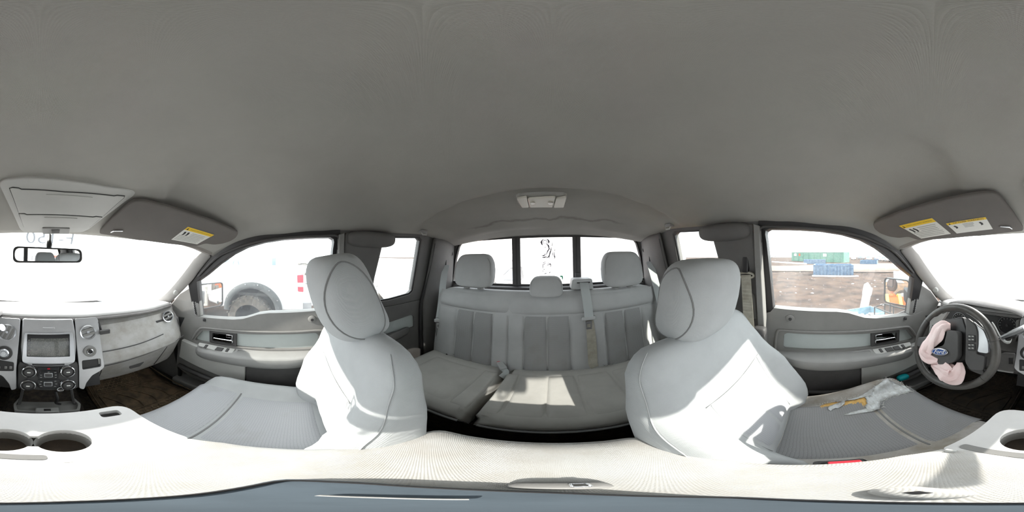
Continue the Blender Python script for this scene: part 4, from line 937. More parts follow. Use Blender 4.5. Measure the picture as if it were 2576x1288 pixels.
# ---- instrument cluster and its hood
brow = [PY(*d6(*p), -.625) for p in ((40, 130), (90, 108), (250, 108), (500, 148), (800, 198), (1000, 243), (1125, 305))]
br = spline(brow, 5); rings = []
for i_, p in enumerate(br):
    w_ = math.sin(math.pi * i_ / (len(br) - 1)) ** .5
    rings.append([p, p + Vector((0, .006, -.008)), p + Vector((0, -.010, -.014)), p + Vector((0, -.10, -.03)), p + Vector((0, -.22, -.085)), p + Vector((0, -.22, -.02 - .05 * (1 - w_))), p + Vector((0, -.08, .004 - .03 * (1 - w_)))])
MB().loft(rings).build('cluster_hood', 'dash', dash, smooth=60)
cf = [PY(*d6(*p), -.742) for p in ((250, 130), (500, 165), (800, 215), (1000, 262), (1060, 330), (1060, 600), (830, 600), (400, 520), (0, 460), (-40, 300), (0, 190))]
clu = MB().plate(cf, (0, .012, 0)).build('cluster_face', 'plastic_dark', dash, smooth=30)
def gauge(x, y, r, ring='bezel_silver'):
    c = PY(*d6(x, y), -.727)
    g_ = MB().lathe([(r, 0), (r, .006), (r * .95, .006), (r * .95, .001)], c, (0, 1, .1), 32, cap=False).build('gauge_ring', ring, clu, smooth=40)
    MB().lathe([(r * .95, .0015), (0, .0016)], c, (0, 1, .1), 28, cap=False).build('gauge_face', 'black', g_)
    for k in range(11):
        a = rad(215 - k * 25); dirv = Vector((-math.cos(a), 0, math.sin(a)))
        MB().tube([c + dirv * r * .72 + Vector((0, .003, 0)), c + dirv * r * .86 + Vector((0, .003, 0))], .0009, 4).build('gauge_mark', 'label_white', g_)
    MB().lathe([(r * .16, .002), (r * .14, .008), (0, .008)], c, (0, 1, .1), 14).build('gauge_hub', 'plastic_dark', g_)
gauge(900, 455, .047); gauge(205, 380, .047)
for x, y in ((535, 245), (640, 262), (735, 285), (838, 300)): gauge(x, y, .015, 'plastic_mid')
MB().plate([PY(*d6(*p), -.726) for p in ((620, 215), (770, 235), (700, 268), (590, 262))], (0, .002, 0)).build('warning_display', 'screen', clu)
MB().plate([PY(*d6(*p), -.70) for p in ((1045, 370), (1105, 350), (1080, 600), (1050, 640), (1010, 870), (985, 860), (1040, 600))], (0, .02, 0)).build('cluster_side', 'plastic_mid', dash, smooth=30, bevel=.003)
kp = [PY(*d6(*p), -.598) for p in ((770, 880), (870, 850), (1015, 862), (1025, 885), (1005, 1140), (770, 1110))]
kn = MB().plate(kp, (0, .006, 0)).build('knee_cover', 'dash', dash, smooth=30, bevel=.003)
for k in range(5): MB().plate([PY(*d6(*p), -.591) for p in ((925, 938 + k * 19), (990, 942 + k * 19), (986, 951 + k * 19), (920, 947 + k * 19))], (0, .002, 0)).build('speaker_slot', 'black', kn)
MB().plate([PY(*d6(*p), -.596) for p in ((770, 1100), (1000, 1135), (1000, 1150), (765, 1118))], (0, .008, 0)).build('hood_release_strip', 'plastic_pale', dash, smooth=30)

# ================================================================ steering wheel
WC = Vector((.406, -.455, -.377)); WN = Vector((0, .92, .38)).normalized()
sw = thing('steering_wheel', WC - WN * .10, 'worn black leather steering wheel with pink burst airbag hanging out', 'steering wheel')
def W(x, y, lift=0.0): return PP(*w6(x, y), WN, WN.dot(WC)) + WN * lift
wx = Vector((1, 0, 0)); wy = WN.cross(wx).normalized(); WR = .172
rim = MB().tube([WC + (wx * math.cos(a) + wy * math.sin(a)) * WR for a in [k * 2 * math.pi / 72 for k in range(72)]], .0155, 16, closed=True).build('rim', 'leather', sw, smooth=80)
for a0, a1 in ((20, 75), (195, 262)):
    MB().tube([WC + (wx * math.cos(rad(a)) + wy * math.sin(rad(a))) * (WR - .0148) + WN * .004 for a in range(a0, a1, 3)], [.0016 + .0010 * (k % 2) for k in range(len(range(a0, a1, 3)))], 6).build('rim_stitching', 'seam', rim)
for a in (28, 152, 205, 335): 
    q = wx * math.cos(rad(a)) + wy * math.sin(rad(a)); tq = WN.cross(q)
    MB().tube([WC + q * WR + (q * math.cos(b_) + WN * math.sin(b_)) * .0158 for b_ in [k * 2 * math.pi / 16 for k in range(16)]], .0009, 5, closed=True).build('rim_seam', 'black', rim)
def wp(pts, name, mat, l0, th, bev=.006, par=None, r=.01): return MB().plate(rnd([W(*p, l0) for p in pts], r), WN * -th).build(name, mat, par or sw, smooth=30, bevel=bev, seg=3)
wp([(440, 330), (690, 290), (745, 470), (735, 700), (690, 730), (520, 745), (420, 640), (410, 440)], 'hub_back', 'black', .0, .03)
hubc = wp([(590, 420), (680, 428), (695, 460), (693, 660), (665, 705), (590, 738), (500, 735), (520, 690), (430, 640), (430, 600), (560, 560)], 'hub_cover', 'plastic_dark', .034, .03, .012)
wp([(740, 300), (830, 370), (850, 440), (850, 560), (835, 640), (920, 660), (905, 800), (780, 790), (735, 720)], 'spoke', 'plastic_dark', .016, .022)
wp([(790, 330), (900, 420), (940, 520), (945, 640), (840, 625), (832, 400)], 'spoke_trim', 'bezel_silver', .010, .014)
wp([(270, 490), (380, 480), (470, 470), (440, 590), (300, 580), (255, 560)], 'spoke', 'plastic_dark', .014, .022)
wp([(385, 300), (450, 290), (560, 240), (520, 300), (440, 420), (400, 490), (370, 480), (380, 400)], 'spoke_trim', 'plastic_mid', .006, .014)
wp([(720, 760), (900, 800), (890, 850), (760, 800)], 'spoke', 'plastic_dark', .004, .018)
for ox, oy, nx, ny in ((763, 460, 2, 2), (763, 540, 2, 2)):
    pdx = wp([(ox, oy), (ox + 68, oy + 6), (ox + 68, oy + 72), (ox, oy + 66)], 'switch_pad', 'black', .020, .008, .002, r=.003)
    for ix in range(nx):
        for iy in range(ny): wp([(ox + 8 + ix * 30, oy + 10 + iy * 30), (ox + 28 + ix * 30, oy + 12 + iy * 30), (ox + 28 + ix * 30, oy + 22 + iy * 30), (ox + 8 + ix * 30, oy + 20 + iy * 30)], 'switch_mark', 'ink_grey', .0205, .001, 0, par=pdx, r=0)
pdx = wp([(425, 370), (460, 375), (420, 495), (380, 490)], 'switch_pad', 'black', .018, .008, .002, r=.003)
for k in range(5): wp([(428 - k * 9, 385 + k * 20), (446 - k * 9, 388 + k * 20), (443 - k * 9, 398 + k * 20), (425 - k * 9, 395 + k * 20)], 'switch_mark', 'ink_grey', .0188, .001, 0, par=pdx, r=0)
# oval badge with the script
bc = W(530, 620, .036); bx = (W(608, 622) - W(455, 612)); ba = bx.length / 2; bx.normalize(); by = WN.cross(bx); by = by if by.z > 0 else -by
def oval(a, b_, l, n=36): return [bc + bx * a * math.cos(2 * math.pi * k / n) + by * b_ * math.sin(2 * math.pi * k / n) + WN * l for k in range(n)]
bdg = MB().plate(oval(ba * 1.0, ba * .42, .0), WN * .005).build('badge', 'chrome', hubc, smooth=30, bevel=.0015)
MB().plate(oval(ba * .90, ba * .35, .0045), WN * .0012).build('badge_field', 'blue_badge', bdg, smooth=30)
text_mb('Ford', ba * .62, bc + WN * .0062, bx, by, .0008, shear=.35).build('badge_script', 'label_white', bdg, smooth=0)
MB().tube(oval(ba * .82, ba * .30, .0058), .0006, 4, closed=True).build('badge_line', 'label_white', bdg)
# burst airbag: two crumpled pink bundles pushed out round the hub cover
def crumple(path, radii, seed, name):
    rr_ = random.Random(seed); P = spline(path, 9); n = len(P); rings = []; NK = 44
    rad_ = [interp([(i / (len(radii) - 1), r) for i, r in enumerate(radii)], k / (n - 1)) for k in range(n)]
    fold = [(rr_.choice((2, 3, 4, 5, 7)), rr_.uniform(0, 6.28), rr_.uniform(-.5, .5), rr_.uniform(.05, .15)) for _ in range(6)]
    for i, p in enumerate(P):
        t = (P[min(i + 1, n - 1)] - P[max(i - 1, 0)]).normalized(); x = t.cross(WN).normalized(); y = x.cross(t); ring = []
        for k in range(NK):
            a = k * 2 * math.pi / NK; w_ = 1.0
            for fr_, ph, dr, am in fold: w_ += am * (2 * abs(((fr_ * a + ph + dr * i) / math.pi) % 2 - 1) - 1)      # pleats with sharp creases
            ring.append(p + (x * math.cos(a) + y * math.sin(a) * .42) * rad_[i] * w_)
        rings.append(ring)
    return MB().loft(rings).build(name, 'airbag', sw, smooth=22)
crumple([W(600, 385, .020), W(545, 395, .030), W(490, 460, .034), W(430, 560, .034), W(385, 625, .032), W(430, 690, .030), W(505, 705, .030)], [.012, .024, .030, .028, .030, .022, .010], 3, 'airbag')
crumple([W(425, 742, .016), W(500, 775, .022), W(580, 815, .028), W(640, 840, .028), W(690, 790, .026), W(688, 720, .020)], [.010, .026, .036, .036, .026, .010], 5, 'airbag')
# ---- column, stalks
col = thing('steering_column', (.39, -.62, -.46), 'dark steering column shroud with turn signal and gear stalks behind wheel', 'column')
MB().loft([[Vector((.40 + r * math.cos(a), y, z + r * .9 * math.sin(a))) for a in [k * 2 * math.pi / 20 for k in range(20)]] for y, z, r in ((-.50, -.395, .060), (-.56, -.42, .066), (-.64, -.45, .070), (-.74, -.49, .066))]).build('column_shroud', 'plastic_dark', col, smooth=50)
MB().sellip((.44, -.545, -.345), (.06, .05, .03), None, .6, .6).build('shroud_top', 'plastic', col)
a, b_ = PY(*d6(1180, 490), -.50), PY(*d6(850, 635), -.55)
MB().tube([a, a.lerp(b_, .45), b_, b_.lerp(Vector((.39, -.58, -.41)), .4)], [.013, .014, .011, .009], 14).build('gear_lever', 'bezel_silver', col, smooth=60)
MB().tube([a.lerp(b_, .35) + Vector((0, .006, -.007)), a.lerp(b_, .85) + Vector((0, .006, -.007))], .006, 8).build('lever_switch', 'black', col)
MB().loft([[PY(*d6(x, y), yy) + Vector(dv) for dv in ((0, .006, .006), (0, .008, -.006), (.004, -.01, -.008), (.004, -.01, .004))] for x, y, yy in ((670, 400, -.56), (740, 500, -.55), (790, 620, -.545), (860, 710, -.545), (960, 720, -.55), (975, 650, -.56))]).build('lever_boot', 'plastic_pale', col, smooth=60, sub=1)
a = W(450, 300, -.03); MB().tube([Vector((.45, -.56, -.37)), W(430, 345, -.05), W(400, 320, -.055)], [.008, .009, .012], 10).build('turn_signal_stalk', 'black', col)
p1 = W(430, 320, -.045); MB().sellip(p1, (.014, .010, .014), None, .7, .7, 16, 10).build('stalk_tip', 'chrome', col)

# ================================================================ roof fittings
def plane3(a, b, c):
    n = (b - a).cross(c - a).normalized(); n = n if n.z > 0 else -n; return n, n.dot(a)
v6 = crop(2160, 440, .264)
def rz(x, y, d): return Vector((x, y, roof_z(x, y) - d))
vn, vk = plane3(rz(.24, -.60, .014), rz(.28, -.43, .020), rz(.62, -.33, .022))
VP = [(140, 440), (190, 415), (400, 330), (560, 280), (730, 232), (980, 175), (1200, 140), (1290, 142), (1345, 175), (1470, 330), (1565, 480), (1560, 505), (1490, 512), (1200, 545), (870, 575), (650, 592), (560, 590), (480, 560), (390, 572), (300, 560), (215, 530), (160, 490)]
def vpt(x, y, l=0.0): return PP(*v6(x, y), vn, vk) - vn * l
def visor(s):
    who = 'driver' if s > 0 else 'passenger'
    pts = flipx([vpt(*p) for p in VP], s); nrm = Vector((vn.x * s, vn.y, vn.z))
    c = sum(pts, Vector()) / len(pts)
    v = thing('sun_visor', c, 'brown-grey cloth sun visor folded up above the %s side of the windscreen' % who, 'sun visor', 'sun visors')
    MB().plate(rnd(pts, .012), nrm * -.016).build('visor_pad', 'visor', v, smooth=30, bevel=.007, seg=3)
    def q(px, l): return flipx([vpt(*p, l) for p in px], s)
    if s > 0:
        labs = [([(390, 448), (700, 372), (880, 525), (600, 572)], True), ([(832, 425), (1205, 362), (1275, 480), (935, 522)], False)]
    else:
        n2 = Vector((-vn.x, vn.y, vn.z)); cc = crop(420, 560, .2174)
        labs = [([(240, 4), (540, 100), (345, 212), (48, 156)], True)]
    for pxs, big in labs:
        if s > 0: Q = [vpt(*p, .0168) for p in pxs]
        else: Q = [PP(*cc(*p), n2, vk) - n2 * .0168 for p in pxs]
        lb = MB().plate(Q, nrm * -.0006).build('warning_label', 'label_white', v)
        def uv(a, b_, l=.0009): return Q[0].lerp(Q[1], a).lerp(Q[3].lerp(Q[2], a), b_) - nrm * l
        hb_ = .20 if big else .16
        MB().plate([uv(0, 0), uv(1, 0), uv(1, hb_), uv(0, hb_)], nrm * -.0003).build('label_band', 'yellow', lb)
        ex = (Q[1] - Q[0]).normalized(); ey = (Q[0] - Q[3]); ey = (ey - ex * ey.dot(ex)).normalized(); wL = (Q[1] - Q[0]).length; hL = (Q[3] - Q[0]).length
        def fit(tm, w):
            return tm
        ttl = 'WARNING /AVERTISSEMENT /ADVERTENCIA' if big else 'TIP-OVER WARNING'
        tm = text_mb(ttl, 1.0, (0, 0, 0), (1, 0, 0), (0, 1, 0), .0); wid = max(p.x for p in tm.v) - min(p.x for p in tm.v); sc = .78 / wid
        asp = wL / hL
        tm.v = [uv(.55 + p.x * sc, hb_ * .5 - p.y * sc * asp, .0016) for p in tm.v]; tm.build('label_heading', 'ink', lb, smooth=0)
        MB().plate([uv(.04, hb_ * .85, .0014), uv(.10, hb_ * .85, .0014), uv(.07, hb_ * .15, .0014)], nrm * -.0002).build('label_triangle', 'ink', lb)
        for k in range(7 if big else 4):
            b0 = (.30 + k * .095) if big else (.24 + k * .09); x0 = .36 if (big and k < 3) else (.36 if not big else .05); x1 = (.93 if big else .64) - .08 * random.random()
            MB().plate([uv(x0, b0), uv(x1, b0), uv(x1, b0 + .028), uv(x0, b0 + .028)], nrm * -.0002).build('label_line', 'ink_grey', lb)
        for x0 in ((.08, .20) if big else (.10, .76)):
            MB().plate([uv(x0, .32), uv(x0 + .05, .28), uv(x0 + .09, .40), uv(x0 + .08, .52), uv(x0 + .02, .55), uv(x0 + .03, .44)], nrm * -.0002).build('label_pictogram', 'ink', lb)
    # clip at the inner end, pivot arm outboard
    cl_ = flipx([vpt(1345, 470, .010), vpt(1345, 450, .020), vpt(1430, 455, .020), vpt(1460, 490, .012)], s); MB().tube(cl_, .0032, 8).build('visor_mirror_clip', 'bezel_silver', v)
    return v
visor(1); visor(-1)
# moulded bulges where the visors tuck into the headliner
# ---- overhead console
o6 = crop(0, 420, .2329); on, ok_ = Vector((0, -.40, 1)).normalized(), None
ok_ = on.dot(Vector((0, -.56, .131)))
def OP(x, y, l=0.0): return PP(*o6(x, y), on, ok_) - on * l
oc = thing('overhead_console', (-.03, -.56, .16), 'pale overhead console with two storage lids on the headliner above the mirror', 'overhead console')
ob = [(-15, 165), (40, 120), (300, 100), (700, 130), (1150, 200), (1440, 235), (1460, 262), (1430, 300), (1200, 470), (960, 655), (880, 690), (260, 690), (215, 650), (90, 380)]
MB().plate(rnd([OP(*p, -.012) for p in ob], .012), on * -.020).build('console_frame', 'plastic_pale', oc, smooth=30, bevel=.007, seg=3)
d1 = [(108, 205), (140, 198), (205, 205), (235, 218), (700, 248), (1225, 290), (1260, 284), (1340, 292), (1330, 310), (1110, 508), (1030, 502), (1000, 508), (290, 482), (270, 472), (205, 465)]
d2 = [(208, 480), (265, 482), (290, 492), (1000, 518), (1035, 512), (1098, 518), (960, 632), (940, 640), (258, 625)]
for dd_ in (d1, d2):
    MB().tube([OP(*p, .0082) for p in dd_], .0022, 6, closed=True).build('lid_gap', 'black', oc)
    MB().plate([OP(*p, .0078) for p in dd_], on * -.0035).build('storage_lid', 'plastic_pale', oc, smooth=30, bevel=.002)
for a, b_ in (((500, 266), (995, 298)), ((480, 515), (832, 527))): MB().tube([OP(*a, .0118), OP(*b_, .0118)], .0011, 5).build('lid_slit', 'ink_grey', oc)
lt = MB().plate([OP(*p, .009) for p in ((458, 628), (752, 632), (745, 690), (462, 690))], on * -.006).build('lid_latch', 'plastic', oc, smooth=30, bevel=.002)
MB().plate([OP(*p, .0155) for p in ((556, 640), (644, 640), (640, 672), (560, 672))], on * -.002).build('latch_button', 'plastic_dark', lt)
# ---- rear view mirror
MCt = Vector((.006, -.575, .004)); mn = Vector((-.13, .99, -.01)).normalized()
rv = thing('rear_view_mirror', (.0, -.66, .09), 'black framed rear view mirror hanging in front of the windscreen', 'mirror')
mq = mn.to_track_quat('Y', 'Z').to_matrix(); 
def mo(w, h, y, n=4): return rnd([MCt + mq @ Vector((x, y, z)) for x, z in ((-w, -h * .92), (w, -h), (w * 1.0, h), (-w * .98, h * .86))], .020, 6)
MB().plate(mo(.126, .0285, 0), mn * -.022).build('mirror_shell', 'rubber', rv, smooth=30, bevel=.006, seg=3)
MB().plate(mo(.126, .0285, .0005), mn * .004, [mo(.119, .0225, .0005)]).build('mirror_rim', 'rubber', rv, smooth=30, bevel=.0015)
MB().plate(mo(.1195, .023, .0012), mn * .0006).build('mirror_glass', 'mirror', rv)
MB().tube([MCt - mn * .02 + Vector((0, 0, .01)), MCt + Vector((-.005, -.04, .038)), MCt + Vector((-.006, -.07, .058)), Vector((-.003, -.700, .088))], [.008, .010, .007, .010], 10).build('mirror_arm', 'black', rv)
MB().tube(spline([MCt + Vector((.006, -.03, .03)), MCt + Vector((.004, -.05, .05)), Vector((-.004, -.69, .085))], 4), .0022, 6).build('mirror_cable', 'buckle', rv)
# ---- dome lamp
dl = thing('dome_lamp', (.004, .655, .225), 'frosted dome lamp with three lenses on the rear headliner', 'lamp')
def DP(u, v, l=0.0):
    p = PP(u, v, (0, .10, 1), roof_z(0, .655) - .016 + .0655); return p - Vector((0, .1, 1)).normalized() * l
do = [(1298, 497), (1306, 492), (1375, 489), (1419, 490), (1427, 494), (1424, 507), (1416, 516), (1395, 519), (1330, 521), (1310, 519), (1302, 510)]
MB().plate([DP(*p, -.014) for p in do], Vector((0, 0, -.012))).build('lamp_body', 'plastic_pale', dl, smooth=30)
for a, b_, c_, d_ in ((1300, 1325, 1313, 1330), (1327, 1397, 1333, 1390), (1399, 1425, 1393, 1418)):
    MB().plate(rnd([DP(a, 495.5), DP(b_, 491), DP(d_, 517.5), DP(c_, 518)], .006), Vector((0, 0, -.009))).build('lamp_lens', 'lens_pale', dl, smooth=30, bevel=.003)
for x in (1340, 1385): MB().sellip(DP(x, 505, .010), (.010, .014, .003), None, .8, .9, 14, 8).build('lamp_button', 'lens', dl)
# ---- coat hooks
for s in (1, -1):
    b0 = Vector((s * .590, .624, roof_z(.590, .624)))
    h = thing('coat_hook', b0, 'small grey coat hook on the headliner above the rear %s side window' % ('driver' if s > 0 else 'passenger'), 'coat hook', 'coat hooks')
    MB().box(b0 + Vector((0, 0, -.006)), (.034, .040, .018)).build('hook_base', 'plastic', h, bevel=.005)
    MB().tube([b0 + Vector((-s * .004, -.014, -.012)), b0 + Vector((-s * .012, -.012, -.026)), b0 + Vector((-s * .014, .010, -.026)), b0 + Vector((-s * .006, .014, -.012))], .0045, 8).build('hook_loop', 'plastic_pale', h)
# ================================================================ belts
def rear_belt(s):
    who = 'driver' if s > 0 else 'passenger'
    top = Vector((s * .694, .962, -.050)); pm = Vector((.655, .765, -.36)) if s > 0 else PX(1104, 806, -.655)
    lowp = Vector((s * .665, pm.y + .012, -.665))
    b = thing('seat_belt', lowp, 'pale grey rear seat belt hanging from the %s side corner pillar' % who, 'seat belt', 'rear seat belts')
    wd = Vector((-s * .75, .66, 0))
    MB().ribbon(spline([top, top.lerp(pm, .3) + Vector((0, -.01, -.01)), top.lerp(pm, .7), pm], 5), wd, .046).build('belt_strap', 'belt', b, smooth=60)
    MB().ribbon([pm + Vector((s * .004, .004, .02)), pm.lerp(lowp, .5) + Vector((0, -.002, 0)), lowp], wd, .044).build('lower_strap', 'belt_dark', b, smooth=60)
    wn = wd.normalized(); q = Matrix((wn, Vector((-wn.y, wn.x, 0)), Vector((0, 0, 1)))).transposed()
    MB().box(pm, (.062, .018, .024), q).build('tongue_grip', 'buckle', b, bevel=.006)
    tq = pm + Vector((-s * .002, -.006, -.034)); ex = wd.normalized()
    MB().plate([tq + ex * a + Vector((0, 0, z)) for a, z in ((-.013, .02), (.013, .02), (.012, -.022), (-.012, -.022))], Vector((-s * .0015, -.002, 0)), [[tq + ex * a + Vector((0, 0, z)) for a, z in ((-.007, .004), (.007, .004), (.007, -.014), (-.007, -.014))]]).build('belt_tongue', 'bezel_silver', b, smooth=0)
    MB().tube(spline([lowp + Vector((-s * .03, -.02, .0)), lowp + Vector((-s * .03, -.025, .04)), lowp + Vector((s * .0, -.02, .06)), lowp + Vector((s * .02, -.01, .03))], 5), .002, 6).build('anchor_wire', 'plastic_pale', b)
rear_belt(-1); rear_belt(1)
cb = thing('seat_belt', (.235, .80, -.68), 'dirty grey center seat belt hanging from a box down the rear bench back', 'seat belt', 'rear seat belts')
bx_ = [PY(u, v, .905) for u, v in ((1440, 703), (1490, 701), (1494, 728), (1436, 729))]
MB().plate(rnd(bx_, .012), (0, .09, 0)).build('retractor_box', 'buckle', cb, smooth=30, bevel=.010, seg=3)
MB().box(PY(1468, 711, .902), (.075, .004, .007)).build('retractor_slot', 'black', cb)
path = [PY(1469, 711, .899), PY(1471, 722, .868), PY(1475, 745, .840), PY(1480, 780, .826), PY(1482, 800, .816)]
MB().ribbon(spline(path, 4), (1, 0, 0), .048).build('belt_strap', 'belt', cb, smooth=60)
path = [PY(1483, 806, .824), PY(1487, 840, .808), PY(1490, 880, .788), PY(1492, 915, .772), PY(1497, 924, .775)]
MB().ribbon(spline(path, 4), (1, 0, 0), [.042, .044, .045, .046, .047, .048, .048, .048, .048, .048, .048, .047, .046, .045, .044, .042, .04]).build('lower_strap', 'belt_dirty', cb, smooth=60)
c = PY(1481, 801, .820); MB().box(c, (.075, .018, .022)).build('tongue_grip', 'buckle', cb, bevel=.007)
c = PY(1481, 817, .812); MB().plate([c + Vector((a, 0, z)) for a, z in ((-.017, .022), (.017, .022), (.015, -.026), (-.015, -.026))], (0, -.003, 0), [[c + Vector((a, 0, z)) for a, z in ((-.009, .006), (.009, .006), (.009, -.016), (-.009, -.016))]]).build('belt_tongue', 'bezel_silver', cb, smooth=0)
# buckle on the rear cushion
bk = thing('belt_buckle', (-.20, .755, -.66), 'pale rear belt buckle with a red end lying between the two rear cushions', 'buckle')
q = PZ(1262, 920, -.635); ang = Matrix.Rotation(rad(-52), 3, 'Z') @ Matrix.Rotation(rad(8), 3, 'Y')
MB().box(q, (.062, .036, .022), ang).build('buckle_body', 'buckle', bk, bevel=.005)
MB().box(q + ang @ Vector((-.031, 0, .001)), (.006, .030, .018), ang).build('buckle_button', 'red', bk, bevel=.002)
MB().ribbon(spline([q + ang @ Vector((.03, 0, -.004)), q + ang @ Vector((.05, .004, -.012)), Vector((-.200, .70, -.672))], 4), (ang @ Vector((0, 1, 0))), .030, .004).build('buckle_strap', 'belt', bk, smooth=60)
for u, v in ((1147, 893), (1532, 917)):
    p = PZ(u, v, -.655); o = MB().tube(spline([p + Vector((-.03, .02, 0)), p + Vector((-.022, -.006, .002)), p + Vector((.022, -.006, .002)), p + Vector((.03, .02, 0))], 5), .0028, 8).build('anchor_bar', 'chrome', rb)
# front belts on the pillar trims
def front_belt(s):
    who = 'driver' if s > 0 else 'passenger'
    X0 = .706
    a = Vector((s * X0, .268, -.008)); dr = Vector((s * .700, .264, -.098)); e1 = Vector((s * .688, .250, -.30)); e2 = Vector((s * .690, .235, -.52)); 
    b = thing('seat_belt', e2, 'yellowed front seat belt on the %s side pillar behind the front door window' % who, 'seat belt', 'front seat belts')
    MB().plate([Vector((s * .722, y, z)) for y, z in ((.235, -.09), (.30, -.09), (.30, .035), (.235, .03))], (s * -.004, 0, 0)).build('slide_plate', 'plastic_dark', b, bevel=.002, smooth=30)
    MB().loft([[Vector((s * x, y, z)) for y in (.250, .284)] + [Vector((s * (x - .018), y, z)) for y in (.280, .254)] for x, z in ((.716, .030), (.712, .012), (.712, -.06), (.708, -.086))]).build('guide_cover', 'black', b, smooth=50, bevel=.005)
    lp = [dr + Vector((0, .036 * math.cos(t), .012 * math.sin(t))) for t in [k * 2 * math.pi / 24 for k in range(24)]]
    MB().tube(lp, .0055, 8, closed=True).build('guide_loop', 'belt_dirty', b)
    MB().ribbon(spline([dr + Vector((s * -.004, 0, .002)), dr.lerp(e1, .5) + Vector((s * -.002, 0, 0)), e1, e2], 5), (0, 1, 0), .046).build('belt_strap', 'belt_dirty', b, smooth=60)
    MB().sellip((s * .70, .205, -.36), (.022, .030, .022), None, .5, .5, 16, 10).build('door_latch', 'plastic_dark', b)
front_belt(1); front_belt(-1)

# ================================================================ floor mats
def floor_mat(s):
    who = 'driver' if s > 0 else 'passenger'
    md, tr_ = ('mat_dark', 'tread_dark') if s > 0 else ('mat', 'tread')
    m_ = thing('floor_mat', (s * .47, -.70, -1.02), 'muddy %s rubber floor mat in the %s footwell' % ('dark' if s > 0 else 'brown', who), 'floor mat', 'floor mats')
    def zf(y): return -1.012 + .42 * max(0, -.86 - y) ** 1.0
    mb = MB(); mb.grid(lambda u, v: Vector((s * lerp(.245, .735, u), lerp(-.42, -1.04, v), zf(lerp(-.42, -1.04, v)))), 10, 24)
    o = mb.build('mat_sheet', md, m_, smooth=50); k = o.modifiers.new('s', 'SOLIDIFY'); k.thickness = .006; k.offset = 1
    def at(x, y, l=.005): return Vector((s * x, y, zf(y) + l))
    for y0, y1, x0, x1 in ((-.44, -.60, .30, .70), (-.83, -1.0, .30, .60)):
        MB().tube([at(x0 - .02, y0 + .015), at(x1 + .02, y0 + .015), at(x1 + .02, y1 - .015), at(x0 - .02, y1 - .015)], .004, 6, closed=True).build('mat_ridge', md, m_)
        td = MB(); ny, nx = 9, 20
        for i in range(nx):
            for j in range(ny):
                x, y = lerp(x0, x1, (i + .5) / nx), lerp(y0, y1, (j + .5) / ny); a = rad(35 if (i + j) % 2 else -50)
                dx, dy = math.cos(a) * .0085, math.sin(a) * .0085; nx_, ny_ = -math.sin(a) * .003, math.cos(a) * .003
                td.plate([at(x - dx - nx_, y - dy - ny_, .004), at(x + dx - nx_, y + dy - ny_, .004), at(x + dx + nx_, y + dy + ny_, .004), at(x - dx + nx_, y - dy + ny_, .004)], (0, 0, .004))
        o = td.build('tread_bars', tr_, m_, smooth=0); o['kind'] = 'stuff'
    for k in range(4):
        MB().tube(spline([at(.31 + k * .085, -.80), at(.35 + k * .085, -.74), at(.37 + k * .085, -.68), at(.36 + k * .085, -.62)], 5), .004, 6).build('mat_rib', md, m_)
    MB().tube([at(.29, -.62), at(.71, -.62), at(.71, -.82), at(.29, -.82)], .004, 6, closed=True).build('mat_ridge', md, m_)
    MB().tube([at(.25, -.43), at(.73, -.43), at(.73, -1.02), at(.25, -1.02)], .006, 6, closed=True).build('mat_rim', md, m_)
floor_mat(1); floor_mat(-1)
# side kick panels and door sills
for i, s in ((8, 1), (9, -1)):
    who = 'driver' if s > 0 else 'passenger'
    mb = MB(); mb.plate([Vector((s * .80, y, z)) for y, z in ((-1.06, -1.02), (-.72, -1.02), (-.70, -.90), (-.745, -.70), (-.76, -.50), (-.80, -.36), (-1.06, -.36))], (s * .06, 0, 0))
    o = mb.build('trim_%d' % i, 'plastic_mid', bevel=.01, smooth=30); tag(o, 'grey kick panel beside the %s footwell' % who, 'trim', kind='structure')
    r = MB(); r.tube([Vector((s * .795, y, z)) for y, z in ((-.70, -1.0), (-.705, -.88), (-.74, -.72), (-.755, -.52), (-.79, -.36))], .014, 8); r.build('door_seal', 'black', o)
    sl = MB(); sl.box((s * .79, -.25, -.985), (.10, .95, .075)); sl.build('sill_plate', 'plastic', o, bevel=.012)
# pedals
for x, w, lab in ((.33, .05, 'tall black accelerator pedal in the driver footwell'), (.43, .085, 'wide black brake pedal in the driver footwell')):
    p = thing('pedal', (x, -.94, -.88), lab, 'pedal')
    MB().box((x, -.93, -.86), (w, .02, .07 if w > .06 else .13), Matrix.Rotation(rad(-30), 3, 'X')).build('pedal_pad', 'rubber', p, bevel=.005)
    MB().tube([(x, -.945, -.85), (x, -1.0, -.72), (x, -1.03, -.60)], .007, 8).build('pedal_arm', 'plastic_dark', p)
# oddments beside the driver's seat
o = MB().sellip((.735, -.47, -.80), (.022, .035, .018), None, .7, .7, 18, 10).build('bottle_cap', 'teal', base=(.735, -.47, -.82)); tag(o, 'small teal plastic lump in the driver door pocket', 'cap')
o = MB().tube(spline([(.735, -.34, -.80), (.730, -.36, -.76), (.728, -.40, -.775), (.735, -.43, -.80)], 6), .0022, 6).build('loose_wire', 'wire', base=(.73, -.38, -.80)); tag(o, 'thin red wire loop sticking out of the driver door pocket', 'wire')
